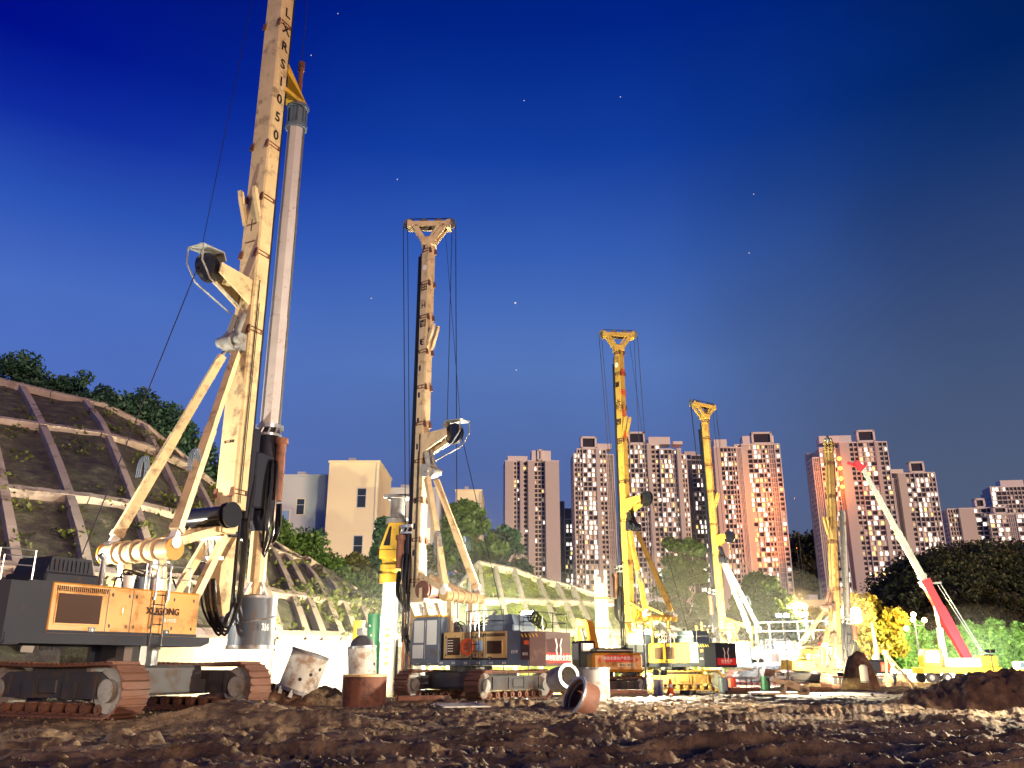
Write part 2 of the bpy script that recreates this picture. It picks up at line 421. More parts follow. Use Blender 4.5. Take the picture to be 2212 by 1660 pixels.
def ground():
    a1 = np.linspace(-R(36), R(36), 640); a2 = np.linspace(R(36), R(324), 60)[1:-1]
    ang = np.concatenate([a1, a2])
    rad = np.concatenate([np.array([.5, 3, 6, 8]), 9.5*np.exp(np.linspace(0, math.log(75/9.5), 520)), 75*np.exp(np.linspace(0, math.log(5000/75), 60))[1:]])
    A, Rr = np.meshgrid(ang, rad); X = Rr*np.sin(A); Y = Rr*np.cos(A)
    Z = ground_h(X, Y); V = np.stack([X.ravel(), Y.ravel(), Z.ravel()], 1)
    na = len(ang); i = np.arange(len(rad)-1)[:,None]*na; j = np.arange(na)[None,:]; j2 = (j+1)%na
    Fq = np.stack([i+j, i+j2, i+na+j2, i+na+j], -1).reshape(-1,4)
    o = npmesh('muddy_ground', V, Fq, 'mud', smooth=False)
    tag(o, kind='structure')
ground()

# ------------------------------------------------------------------ crawler track
def crawler(parent, cx, cy, L, H, W, yaw, inner, mats=('track_steel','track_frame'), n_roll=8, fine=True):
    """one crawler track; returns the part. centre (cx,cy) in the undercarriage frame"""
    rot = Matrix.Rotation(yaw, 4, 'Z') @ Matrix.Translation((cx, cy, 0))
    r = H/2; straight = L - H
    path = []; step = .23 if fine else .4
    per = 2*straight + 2*math.pi*r; n = int(per/step)
    b = MB()
    for k in range(n):
        s = per*k/n
        if s < straight: p = Vector((-straight/2+s, 0, 0)); t = 0
        elif s < straight + math.pi*r:
            a = (s-straight)/r; p = Vector((straight/2 + r*math.sin(a), 0, r - r*math.cos(a))); t = a
        elif s < 2*straight + math.pi*r: p = Vector((straight/2-(s-straight-math.pi*r), 0, 2*r)); t = math.pi
        else:
            a = (s-2*straight-math.pi*r)/r; p = Vector((-straight/2 - r*math.sin(a), 0, r + r*math.cos(a))); t = math.pi + a
        if s > straight+math.pi*r and s < 2*straight+math.pi*r:      # sag on the top run
            p.z -= .05*math.sin(math.pi*(s-straight-math.pi*r)/straight)
        q = MB(); hw = per/n*.46
        q.box((-hw,-W/2,0.0),(hw,W/2,.06)); q.box((-hw*.95,-W/2,-.05),(-hw*.45,W/2,0))
        m = Matrix.Translation(p) @ Matrix.Rotation(-t, 4, 'Y'); q.xf(m); b.add(q.v, q.f)
    # inner chain band
    seg = 16
    pts = [(-straight/2,.08),(straight/2,.08)] + [(straight/2+(r-.08)*math.sin(math.pi*k/seg), r-(r-.08)*math.cos(math.pi*k/seg)) for k in range(1,seg)] + [(straight/2,2*r-.08),(-straight/2,2*r-.08)] + [(-straight/2-(r-.08)*math.sin(math.pi*k/seg), r+(r-.08)*math.cos(math.pi*k/seg)) for k in range(1,seg)]
    for k in range(len(pts)):
        a, c = pts[k], pts[(k+1)%len(pts)]
        b.bar((a[0],0,a[1]),(c[0],0,c[1]), W*.5, .08, up=(0,1,0)) if False else b.bar((a[0],0,a[1]),(c[0],0,c[1]), .10, W*.5, up=(0,1,0))
    o = b.xf(rot).build('crawler_track', mats[0], parent, recalc=False)
    fr = MB(); fr.prism([(-straight/2-.1, r-.22),(straight/2+.1, r-.22),(straight/2+.15, r+.2),(straight/2-.4, r*2-.24),(-straight/2+.4, r*2-.24),(-straight/2-.15, r+.2)], -W*.36, W*.36)
    for k in range(4):
        x = -straight/2+.5 + k*(straight-1)/3; fr.box((x-.06, -W*.36-.05, r-.15),(x+.06, W*.36+.05, 2*r-.3))
    fr.box((-.5,-W*.42,r-.1),(.3,W*.42,r+.3), .03)
    fr.xf(rot).build('track_frame', mats[1], o)
    for sx_ in (-1, 1):
        q = MB(); q.cyl((sx_*straight/2,-W*.3,r),(sx_*straight/2,W*.3,r), r-.13, 24); q.cyl((sx_*straight/2,-W*.44,r),(sx_*straight/2,W*.44,r), r*.42, 20)
        q.xf(rot).build('idler_wheel', 'grey_paint', o, smooth=True)
    for k in range(n_roll):
        x = -straight/2 + .35 + k*(straight-.7)/(n_roll-1)
        q = MB(); q.cyl((x,-W*.34,.24),(x,W*.34,.24), .15, 14); q.cyl((x,-W*.4,.24),(x,W*.4,.24), .07, 10)
        q.xf(rot).build('track_roller', mats[0], o, smooth=True)
    return o

# ------------------------------------------------------------------ rotary drilling rig
def rail(mb, pts, z, h, r=.022, posts=1.1):
    for a, b in zip(pts[:-1], pts[1:]):
        A = Vector((a[0],a[1],z)); B = Vector((b[0],b[1],z)); n = max(1, int((B-A).length/posts))
        mb.tube([A+Vector((0,0,h)), B+Vector((0,0,h))], r, 6); mb.tube([A+Vector((0,0,h*.5)), B+Vector((0,0,h*.5))], r*.8, 6)
        for k in range(n+1): p = A.lerp(B, k/n); mb.tube([p, p+Vector((0,0,h))], r, 6)
def rig(label, pos, az, P):
    """x forward, y left, z up. az: heading measured clockwise from +Y"""
    root = empty('drilling_rig', pos, rz=R(90-az)); tag(root, label, 'drilling rig', 'rotary drilling rigs on the site')
    root.rotation_euler = (R(P.get('roll',0)), R(P.get('pitch',0)), R(90-az)); root.rotation_mode = 'XYZ'
    th = P['track_h']; uy = R(P['uy']); dz = P['deck_z']; hz = P['hood_z']; hh = P['hood_h']
    paint = P['paint']; mastm = P['mast_mat']; fine = P.get('fine', True)
    g = P.get('gauge', 3.5)
    uo = P.get('uo', 0)
    for sy in (-1, 1): crawler(root, 0, sy*g/2 + uo, P.get('track_L',5.8), th, P.get('track_w',.85), uy, sy, P.get('track_mats',('track_steel','track_frame')), fine=fine)
    b = MB(); b.box((-1.3,-g/2+.3,th*.35),(1.3,g/2-.3,th*.95), .08); b.bar((-.9,-g/2,th*.5),(-.9,g/2,th*.5),.5,.45); b.bar((.9,-g/2,th*.5),(.9,g/2,th*.5),.5,.45)
    b.xf(Matrix.Rotation(uy,4,'Z')); b.build('undercarriage', 'track_frame', root)
    b = MB(); b.cyl((0,0,th*.9),(0,0,dz), 1.05, 28); b.build('slew_ring', 'black', root)
    # deck
    x0 = P.get('x0', -3.9); xf_ = P.get('x1', 1.6); W = P.get('half_w', 1.5)
    b = MB(); b.prism([(x0-1.2, dz+.02),(xf_, dz),(xf_+.35, dz+.12),(xf_+.35, hz),(x0-1.2, hz)], -W-.04, W+.04)
    dk = b.build('deck_frame', P.get('skirt','dark_paint'), root)
    # hoods : one each side
    def hood(sy, xa, xb, pm, top):
        yo = sy*W; yi = sy*.45
        b = MB(); b.box((xa, min(yo,yi), hz+.003),(xb, max(yo,yi), top), .05)
        o = b.build('engine_hood', pm, root)
        # seams, handles
        for fx in P.get('seams', (.22,.38,.62)):
            q = MB(); x = xa + (xb-xa)*fx; q.box((x-.012, yo-.004*sy, hz+.06),(x+.012, yo+.006*sy, top-.06))
            q.build('door_seam', 'black', o)
        for (fx, fz) in P.get('latches', ((.16,.1),(.75,.12))):
            x = xa+(xb-xa)*fx; z = hz+(top-hz)*fz
            q = MB(); q.box((x-.11,yo,z-.06),(x+.11,yo+.02*sy,z+.07)); q.build('latch', 'black', o)
            q = MB(); q.cyl((x,yo+.02*sy,z),(x,yo+.035*sy,z),.03,10); q.build('lock_button', 'bright_steel', o)
        for (l0, l1, lz0, lz1) in P.get('louvres', ((.03,.28,.2,.78),)):
            xa_ = xa+(xb-xa)*l0; xb_ = xa+(xb-xa)*l1; za = hz+(top-hz)*lz0; zb = hz+(top-hz)*lz1
            q = MB(); q.box((xa_-.05,yo,za-.05),(xb_+.05,yo+.025*sy,zb+.05), .01); fr = q.build('louvre_frame', pm, o)
            q = MB(); q.box((xa_,yo+.02*sy,za),(xb_,yo+.032*sy,zb)); nl = 13
            for k in range(nl):
                z = za + (zb-za)*(k+.5)/nl; q.bar((xa_,yo+.045*sy,z),(xb_,yo+.045*sy,z), .035, .022)
            q.build('louvre_slats', 'louvre_slat', o)
        q = MB()
        for k in range(26 if fine else 0):
            x = xa+.15 + k*.066; q.box((x, yo, top-.24),(x+.03, yo+.012*sy, top-.1))
        if fine: q.build('vent_slots', 'louvre', o)
        if fine:
            for fx in (.37,.48,.53,.64,.80,.95):
                for fz in (.18,.82):
                    x = xa+(xb-xa)*fx; z = hz+(top-hz)*fz; q = MB(); q.box((x-.03,yo,z-.05),(x+.03,yo+.022*sy,z+.05),.008); q.build('hinge','track_frame',o)
            q = MB(); x = xa+(xb-xa)*.44; z = hz+(top-hz)*.5; q.tube([(x,yo,z-.1),(x,yo+.05*sy,z-.08),(x,yo+.05*sy,z+.08),(x,yo,z+.1)],.012,6); q.build('door_handle','bright_steel',o)
            q = MB(); q.box((xa+.02,yo,hz+.006),(xb-.02,yo+.012*sy,hz+.09)); q.build('sill_strip','dark_paint',o)
        return o
    top = hz+hh
    hr = hood(-1, x0, P.get('hood_r', xf_-.1), paint, top)
    hl = hood(1, x0, P.get('hood_l', -.5), paint, top)
    b = MB(); b.box((x0,-.45,hz+.003),(-.9,.45,top-.12)); b.build('engine_cover', 'dark_paint', root)
    # counterweight
    cwm = P.get('cw', 'dark_paint'); ct = P.get('cw_top', top)
    b = MB(); b.prism([(-W,dz+.1),(W,dz+.1),(W,ct),(-W,ct)], x0-.75, x0-.004, 'x'); 
    o = b.build('side_panel', P.get('panel','dark_paint'), root)
    b = MB(); b.prism([(-W-.02,x0-.756),(W+.02,x0-.756),(W+.02,x0-1.15),(W-.4,x0-1.75),(-W+.4,x0-1.75),(-W-.02,x0-1.15)], dz-.02, ct-.05, 'z')
    # prism 'z' wants (x,y): build explicitly instead
    b = MB(); b.prism([(x0-.756,-W-.02),(x0-.756,W+.02),(x0-1.25,W+.02),(x0-1.8,W-.45),(x0-1.8,-W+.45),(x0-1.25,-W-.02)], dz-.02, ct-.05, 'z')
    cw = b.build('counterweight', cwm, root)
    if P.get('cw_marks'):
        q = MB(); q.box((x0-1.80,-W+.55,dz+.12),(x0-1.815,W-.55,dz+.55)); q.build('red_banner', 'red_banner', cw)
        text(P['cw_marks'], .27, 'white_letter', (x0-1.82,0,dz+.33), (0,-1,0), (0,0,1), cw, bold=.01)
        q = MB(); zt = ct-.45
        # pale loop-shaped emblem
        for s_ in (-1,1): q.tube([(x0-1.81,s_*.1,zt-.75),(x0-1.81,s_*.2,zt-.4),(x0-1.81,s_*.13,zt-.2),(x0-1.81,s_*.26,zt+.1)], .035, 6)
        q.build('emblem', 'white_letter', cw)
        q = MB()
        for k in range(5): q.bar((x0-.9-.2*k, W+.03, ct-.3),(x0-.8-.2*k, W+.03, ct-.16), .05, .012, up=(0,1,0))
        q.build('warning_stripes', 'tank_yellow', cw)
        q = MB(); q.box((x0-.95,W+.02,ct-.62),(x0-1.2,W+.032,ct-.45)); q.build('notice_plate','cone_orange',cw)
        text('EX5', .17, 'white_letter', (x0-1.02,W+.03,dz+.5), (-1,0,0), (0,0,1), cw)
        text('D19', .2, 'white_letter', (x0-.4,W+.008,dz+.6), (-1,0,0), (0,0,1), o)
    # roof gear
    rb = MB(); rail(rb, [(x0-.6,-W+.1),(x0-1.5,-W+.3),(x0-1.5,W-.3),(x0-.6,W-.1)], ct-.05, .85); rb.build('handrail', 'bright_steel' if P.get('rail_bright') else 'black', root)
    rb = MB(); rail(rb, [(-.7,-W+.08),(1.1,-W+.08)], top, .8); rb.build('handrail', 'bright_steel' if P.get('rail_bright') else 'black', root); rb = MB(); rail(rb, [(-.8,W-.1),(x0+.3,W-.1)], top, .95); rb.build('handrail', 'bright_steel' if P.get('rail_bright') else 'black', root)
    b = MB(); b.box((x0+.1,-.95,top),(x0+1.9,.9,top+.32),.05); b.prism([(x0+.2,top+.32),(x0+1.8,top+.32),(x0+1.65,top+.78),(x0+.35,top+.78)], -.8, .7)
    for k in range(10): b.box((x0+.3+k*.14,-.83,top+.38),(x0+.36+k*.14,-.8,top+.7))
    b.build('radiator_housing', P.get('panel','dark_paint'), root)
    b = MB(); b.cyl((x0+2.3,-.5,top),(x0+2.3,-.5,top+.9), .09, 12); b.cyl((x0+2.3,-.5,top+.9),(x0+2.15,-.5,top+1.02), .09, 12); b.build('exhaust_pipe', 'steel', root, smooth=True)
    for k in range(3):
        b = MB(); xx = -1.1+k*.52; b.tube([(xx,-W+.35,top),(xx,-W+.35,top+.36)], [.15,.18], 16); b.tube([(xx,-W+.35,top+.33),(xx,-W+.35,top+.39)],.19,16)
        b.build('oil_pail', ('white_paint','slate','white_paint')[k], root, smooth=True)
    b = MB(); b.box((-.2,-.7,top-.1),(1.2,.35,top+.35),.04); b.build('hydraulic_tank', 'grey_paint', root)
    b = MB()
    for k in range(14):
        a = random.uniform(-1.2,1.0); y = random.uniform(-.9,.6); z = top+random.uniform(0,.3)
        b.tube(spline([(a,y,z),(a+random.uniform(-.3,.6),y+random.uniform(-.3,.3),z+random.uniform(.2,.6)),(a+random.uniform(.3,1.2),y+random.uniform(-.4,.4),z+random.uniform(-.1,.3))]), .03, 6)
    b.build('hydraulic_hoses', 'rubber', root)
    # ladder with hooped grab rails on the right side
    for sy, xl in ((-1, P.get('ladder_x', .2)), (1, P.get('ladder_x2', -1.6))):
        b = MB(); yy = sy*(W+.10)
        for dx in (-.22,.22): b.tube([(xl+dx,yy,dz-.1),(xl+dx,yy,top)], .022, 6)
        for k in range(6): b.tube([(xl-.22,yy,dz+.05+k*.3),(xl+.22,yy,dz+.05+k*.3)], .018, 6)
        ld = b.build('ladder', 'black', root)
        b = MB()
        for dx in (-.22,.3):
            arc = [(xl+dx,yy,top-.3),(xl+dx,yy,top+.75)] + [(xl+dx, yy-sy*.18*(1-math.cos(math.pi*k/6)), top+.75+.18*math.sin(math.pi*k/6)) for k in range(1,6)] + [(xl+dx,yy-sy*.36,top+.75),(xl+dx,yy-sy*.36,top+.02)]
            b.tube(arc, .028, 8)
        b.build('grab_rail', 'bright_steel', ld)
    # cab, front left
    ca = P.get('cab_x', (.35, 2.25)); cy0, cy1 = .5, W+.12; cz = dz+.12; ctp = cz + P.get('cab_h', 1.95)
    b = MB(); b.prism([(ca[0],cz),(ca[1],cz),(ca[1]+.12,cz+.75),(ca[1]-.12,ctp-.1),(ca[1]-.3,ctp),(ca[0],ctp)], cy0, cy1)
    cb = b.build('cab', P.get('cab_mat','dark_paint'), root)
    b = MB(); b.box((ca[0]-.05,cy0-.05,ctp),(ca[1]-.1,cy1+.05,ctp+.09),.02); b.build('cab_roof', 'yellow', cb)
    wm = P.get('cab_glass','glass_lit_pale')
    for (pa, pb, pc, pd) in ((ca[0]+.95,ca[1]-.16,cz+.95,ctp-.15),(ca[0]+.95,ca[1]-.1,cz+.22,cz+.85),(ca[0]+.12,ca[0]+.75,cz+.85,ctp-.15)):
        b = MB(); b.box((pa,cy1,pc),(pb,cy1+.012,pd),.004); b.build('cab_window', wm, cb)
    b = MB(); b.box((ca[1]-.03,cy0+.12,cz+.9),(ca[1]+.02,cy1-.12,ctp-.25)); b.build('cab_windscreen', wm, cb)
    b = MB(); b.tube([(ca[0]+.83,cy1+.03,cz+.2),(ca[0]+.83,cy1+.03,ctp-.2)], .016, 6); b.build('cab_handle','bright_steel', cb)
    b = MB(); b.tube([(ca[1],cy1,ctp-.3),(ca[1]+.25,cy1+.2,ctp-.35),(ca[1]+.25,cy1+.2,ctp-.8)], .02, 6); b.box((ca[1]+.22,cy1+.1,ctp-.85),(ca[1]+.28,cy1+.3,ctp-.45)); b.build('mirror','black',cb)
    # luffing gear
    mxp = P['mast_x']; sb = P['strut_base']; stz = P['strut_top']; sw = P.get('sw',1.35)
    b = MB()
    for s_ in (-1,1):
        AS=P.get('arm_s',.9); b.bar((.7,s_*.75,hz),(sb[0]+.1,s_*.85,sb[1]-.25), .28*AS, .42*AS); b.bar((1.5,s_*.6,dz+.3),(mxp-.5,s_*.4,sb[1]+.7), .22*AS, .32*AS)
        b.bar((sb[0],s_*.85,sb[1]-.1),(mxp-.5,s_*.45,sb[1]+1.0), .25*AS, .34*AS)
    b.build('luffing_arm', P.get('arm_mat', mastm), root)
    BR=.34*P.get('arm_s',.9)/.9; b = MB(); b.cyl((sb[0],-sw-.1,sb[1]-.2),(sb[0],sw+.1,sb[1]-.2), BR, 24)
    for yy in (-.9,-.4,.1,.6,1.0): b.cyl((sb[0],yy-.05,sb[1]-.2),(sb[0],yy+.05,sb[1]-.2), BR*1.17, 24)
    b.build('cross_beam', P.get('arm_mat', mastm), root, smooth=True)
    b = MB(); b.cyl((sb[0],-sw-.16,sb[1]-.2),(sb[0],-sw-.1,sb[1]-.2), BR*1.1, 24); b.build('beam_end_cap', paint, root, smooth=True); b = MB(); b.cyl((sb[0],sw+.1,sb[1]-.2),(sb[0],sw+.16,sb[1]-.2), BR*1.1, 24); b.build('beam_end_cap', paint, root, smooth=True)
    for s_ in (-1,1):
        A = Vector((sb[0],s_*sw,sb[1])); B = Vector((mxp-.62,s_*.30,stz)); d = (B-A)
        C0 = A+d*.06; C1 = A+d*.52; C2 = A+d*.93
        b = MB(); b.bar(C0,C1,.30,.34); b.bar(C1,C2,.26,.30); b.bar(C0-d*.012,C0+d*.01,.36,.40)
        o = b.build('support_strut', P.get('strut_mat', mastm), root)
        b = MB(); b.cyl(C2,B,.075,12); b.build('strut_rod','bright_steel',o,smooth=True)
        b = MB(); b.bar(A,C0,.22,.26); b.cyl((A.x,A.y-.2,A.z),(A.x,A.y+.2,A.z),.2,16); b.build('strut_foot','white_paint',o)
        b = MB(); c = A+d*.2
        for k in range(3): b.tube(spline([c+Vector((.2,.1*k,0)), c+Vector((.35,.1*k,1.1)), c+Vector((.25,.1*k,1.7)), c+Vector((.05,.1*k,1.5)), c+Vector((0,.1*k,.9))]), .022, 6)
        b.build('strut_hoses','slate',o)
    # mast
    ma, mb_ = P['mast_sec']          # size along x (depth) and y (width)
    zb, zt = P['mast_bot'], P['mast_top']
    b = MB(); e = .07
    def sect(x,y): return [(x-ma/2,y-mb_/2+e),(x-ma/2+e,y-mb_/2),(x+ma/2-e,y-mb_/2),(x+ma/2,y-mb_/2+e),(x+ma/2,y+mb_/2-e),(x+ma/2-e,y+mb_/2),(x-ma/2+e,y+mb_/2),(x-ma/2,y+mb_/2-e)]
    b.prism(sect(mxp,0), zb, zt, 'z'); mast = b.build('mast', mastm, root)
    q = MB(); q.box((mxp+ma/2+.003,-.20,zb-1.0),(mxp+ma/2+P.get('rail_d',.28),.20,zt-.9)); q.build('guide_rail','dark_paint' if not P.get('rail_m') else P['rail_m'], mast)
    # service lines down the side of the mast
    for s_ in (-1,1):
        q = MB(); q.tube([(mxp-ma*.2,s_*(mb_/2+.05),zb+.2),(mxp-ma*.2,s_*(mb_/2+.05),P['aux_z']+.4)],.022,6); q.tube([(mxp-ma*.08,s_*(mb_/2+.05),zb+.2),(mxp-ma*.08,s_*(mb_/2+.05),P['aux_z']-.6)],.018,6)
        if fine: q.build('service_line','black',mast)
    # flange brackets
    z = zb+.6; k = 0
    fl = P.get('flanges') or [zb+.5+i*(zt-zb-1.4)/9 for i in range(10)]
    for z in fl:
        for s_ in (-1,1):
            q = MB()
            q.box((mxp-ma/2+.04,s_*(mb_/2),z-.06),(mxp+ma/2-.1,s_*(mb_/2+.035),z-.02)); q.box((mxp-ma/2+.04,s_*(mb_/2),z+.10),(mxp+ma/2-.1,s_*(mb_/2+.035),z+.14))
            q.box((mxp+ma/2-.18,s_*(mb_/2),z-.06),(mxp+ma/2-.1,s_*(mb_/2+.035),z+.14))
            q.prism([(mxp-ma/2-.10,z-.16),(mxp-ma/2-.003,z-.16),(mxp-ma/2-.003,z+.2),(mxp-ma/2-.03,z+.2)], s_*mb_/2, s_*(mb_/2-.16))
            q.build('mast_flange','rust', mast)
    if P.get('holes'):
        for z in P['holes']:
            for s_ in (-1,1):
                q = MB(); q.box((mxp+.02,s_*mb_/2,z-.16),(mxp+.16,s_*(mb_/2+.01),z+.16),.004); q.build('access_hole','black',mast)
    # hinge saddle where the mast folds
    zf = P.get('fold', (zb+zt)/2+2)
    q = MB()
    for s_ in (-1,1): q.prism([(mxp-ma/2-.02,zf-1.3),(mxp-ma/2-.02,zf-.9),(mxp-ma/2-.32,zf+.1),(mxp-ma/2-.50,zf+.15),(mxp-ma/2-.45,zf-.15)], s_*(mb_/2-.02), s_*(mb_/2-.2))
    q.build('fold_hinge', mastm, mast)
    # auxiliary pulley arm
    za = P['aux_z']; al = P.get('aux_len',1.7)
    if not P.get('no_aux'):
        q = MB()
        for s_ in (-1,1): q.prism([(mxp-ma/2,za-.75),(mxp-ma/2,za+.35),(mxp-ma/2-al,za+.42),(mxp-ma/2-al-.05,za-.02)], s_*.30, s_*.38)
        q.box((mxp-ma/2-al*.6,-.30,za-.1),(mxp-ma/2-al*.4,.30,za+.2))
        o = q.build('pulley_arm', P.get('arm_mat',mastm), root)
        q = MB(); cx_ = mxp-ma/2-al-.3; q.ring((cx_,0,za+.12),(0,1,0),.30,.58,.22,28); q.cyl((cx_,-.16,za+.12),(cx_,.16,za+.12),.32,20); q.build('pulley_wheel','rubber',o,smooth=True)
        q = MB(); gs=.01 if P.get('no_guard') else 1
        if gs==1: q.prism([(cx_-.75,za+.78),(cx_+.35,za+.85),(cx_+.5,za+.52),(cx_+.45,za+.50),(cx_+.30,za+.80),(cx_-.70,za+.73)], -.42,.42)
        if gs==1: q.tube([(cx_-.72,-.4,za+.75),(cx_-.7,-.4,za+.1),(cx_-.2,-.4,za-.5),(cx_+al,-.35,za-1.1)], .035, 6); q.tube([(cx_-.72,.4,za+.75),(cx_-.7,.4,za+.1),(cx_-.2,.4,za-.5),(cx_+al,.35,za-1.1)], .035, 6)
        if gs==1: q.build('pulley_guard','grey_paint' if not P.get('arm_mat') else P['arm_mat'],o)
        q = MB(); q.tube([(cx_-.5,0,za),(P.get('rope_x',x0+1.5),-.3,top+.4)], .02, 5); q.tube([(cx_-.5,0,za),(mxp-ma/2-1.0,0,zt-.2)], .014, 5); q.build('auxiliary_rope','black',root)
    # saddle block where the struts meet
    q = MB(); q.box((mxp-ma/2-.55,-.42,stz-.35),(mxp-ma/2,.42,stz+.35),.05); q.cyl((mxp-ma/2-.5,-.6,stz),(mxp-ma/2-.5,.6,stz),.2,18)
    q.cyl((mxp-ma/2-.4,-.22,stz+.3),(mxp-ma/2-.15,-.22,stz+1.2),.13,12); q.cyl((mxp-ma/2-.4,.22,stz+.3),(mxp-ma/2-.15,.22,stz+1.2),.13,12)
    q.ring((mxp-ma/2-.55,0,stz-.1),(0,1,0),.14,.3,.5,20)
    q.build('strut_saddle','grey_paint' if not P.get('saddle') else P['saddle'],root,smooth=True)
    # main winch on the mast foot
    wz = P['winch_z']
    WL=P.get('winch_l',.72); q = MB(); q.cyl((mxp-1.0,-WL,wz),(mxp-1.0,WL,wz),.36,26)
    for yy in (-WL,-WL+.22,WL-.22,WL): q.cyl((mxp-1.0,yy-.03,wz),(mxp-1.0,yy+.03,wz),.47,26)
    o = q.build('winch_drum', P.get('winch_mat','rubber'), root, smooth=True)
    q = MB(); q.box((mxp-1.2,-.8,wz-.6),(mxp-ma/2,.8,wz-.4),.02); q.box((mxp-1.1,-.85,wz-.6),(mxp-.9,-.8,wz+.1)); q.box((mxp-1.1,.8,wz-.6),(mxp-.9,.85,wz+.1)); q.build('winch_bracket',mastm,o)
    # hose manifold and lower mast
    q = MB()
    for k in range(6): q.tube([(mxp-.75,-.42+k*.17,wz-.75),(mxp-.72+.05*(k%2),-.45+k*.18,wz-1.05),(mxp-.72,-.42+k*.17,wz-1.45)], .045, 8)
    q.box((mxp-.85,-.5,wz-.8),(mxp-.6,.5,wz-.7)); q.box((mxp-.85,-.55,wz-1.55),(mxp-.6,.55,wz-1.42)); q.build('hose_manifold','white_paint',root)
    q = MB(); q.prism([(mxp-.42,wz-1.7),(mxp+.2,wz-.6),(mxp+.2,dz+1.3),(mxp-.1,dz+1.1),(mxp-.42,wz-2.4)], -.28,.28); q.box((mxp-.35,-.30,wz-.4),(mxp+.2,.30,zb+.01)); q.build('mast_foot', mastm, root)
    # kelly bar
    kx = P['kelly_x']; segs = P['kelly']          # list of (z0,z1,r)
    q = MB()
    for (z0,z1,r) in segs: 
        q.tube([(kx,0,z0),(kx,0,z1)], r, P.get('kelly_n',12))
    kb = q.build('kelly_bar', P.get('kelly_mat','bright_steel'), root, smooth=False)
    if P.get('kelly_ribs'):
        q = MB()
        for (z0,z1,r) in segs:
            for a in range(3): t = a*2.1+.9; q.bar((kx+r*math.cos(t),r*math.sin(t),z0),(kx+r*math.cos(t),r*math.sin(t),z1), .06,.09)
        q.build('drive_rib','steel',kb)
        zt2 = segs[-1][1]
        q = MB(); q.ring((kx,0,zt2+.1),(0,0,1),.2,.5,.16,24); q.ring((kx,0,zt2+1.15),(0,0,1),.2,.5,.16,24); q.cyl((kx,0,zt2),(kx,0,zt2+1.2),.36,20)
        for k in range(8): t = k*math.pi/4; q.box((kx+.4*math.cos(t)-.04,.4*math.sin(t)-.04,zt2+.1),(kx+.4*math.cos(t)+.04,.4*math.sin(t)+.04,zt2+1.15))
        q.build('kelly_swivel','slate',kb,smooth=True)
        q = MB(); q.prism([(mxp+ma/2+.2,zt2+2.7),(mxp+ma/2+.2,zt2+2.2),(kx+.45,zt2+1.25),(kx+.1,zt2+1.25),(kx-.1,zt2+1.7)], -.32,.32); q.box((mxp+ma/2,-.35,zt2+1.2),(kx+.1,.35,zt2+1.4)); q.build('kelly_guide','yellow',kb)
        q = MB(); q.tube([(kx,0,zt2+1.2),(kx,0,zt2+3.2)],.11,10); q.cyl((kx,0,zt2+3.2),(kx,0,zt2+3.7),.16,12); q.build('hoist_swivel','rust',kb,smooth=True)
        q = MB(); q.tube([(kx,0,zt2+3.7),(kx,0,zt+.4)],.018,6); q.build('hoist_rope','black',root)
    # rotary drive
    pz0, pz1 = P['drive']
    DS=P.get('drive_s',1); q = MB(); q.tube([(kx,0,pz0+.1),(kx,0,pz0+.5),(kx,0,pz0+.9),(kx,0,pz1-1.3),(kx,0,pz1-.9),(kx,0,pz1)],[.30*DS,.42*DS,.50*DS,.50*DS,.42*DS,.38*DS],22)
    q.box((mxp+ma/2+.3,-.5,pz0+1.0),(kx+.2,.5,pz1-1.2),.06); q.box((mxp+ma/2+.05,-.42,pz0+.5),(mxp+ma/2+.5,.42,pz1-.3),.05)
    pd = q.build('rotary_drive', P.get('drive_mat','dark_paint'), root, smooth=True)
    for s_ in (-1,1):
        q = MB(); q.cyl((kx+.1,s_*.62,pz0+1.4),(kx+.1,s_*.62,pz1-.7),.2,16); q.cyl((kx+.1,s_*.62,pz1-.7),(kx+.1,s_*.62,pz1-.45),.26,16); q.build('drive_motor','rust',pd,smooth=True)
    q = MB(); q.ring((kx,0,pz1+.05),(0,0,1),.34,.56,.16,24); q.ring((kx,0,pz1-.3),(0,0,1),.34,.52,.1,24)
    for k in range(10): t=k*math.pi/5; q.tube([(kx+.5*math.cos(t),.5*math.sin(t),pz1-.3),(kx+.42*math.cos(t+.3),.42*math.sin(t+.3),pz1+.1)],.04,6)
    q.build('drive_collar','bright_steel',pd,smooth=True)
    q = MB()
    for k in range(P.get('n_hose',9)):
        s_ = -1 if k%2 else 1; y0 = s_*(.35+.055*(k//2)); xo = kx-.62+.1*(k%3)
        drop = 1.2+.16*(k//2)
        q.tube(spline([(kx-.1,y0*.8,pz1-1.4),(xo+.2,y0*1.25,pz1-1.7),(xo+.15,y0*1.45,pz0+.6),(xo+.3,y0*1.1,pz0-.15),(kx+.0,y0*.3,pz0-.45-.04*k),(kx+.25,-y0*.4,pz0-.35),(kx+.3,-y0*1.1,pz0+.2),(kx+.2,-y0*1.2,pz0+1.3)]), .05, 7)
    q.build('drive_hoses','rubber',pd,smooth=True)
    q = MB()
    for k in range(7):
        y = -.42+.14*k; hx = mxp+ma/2+.15+.05*(k%3); q.tube(spline([(hx+.2,y,pz0+2.3+.1*(k%3)),(hx+.05,y*1.1,pz0+.6),(hx+.1,y,pz0-2.2),(hx+.05,y*.9,dz+1.5),(hx-.35,y*.7,dz+.7-.12*(k%3)),(hx-1.0,y*.75,dz+1.3),(hx-1.3,y*.9,dz+2.4)]), .048, 7)
    q.build('mast_hoses','rubber',root,smooth=True)
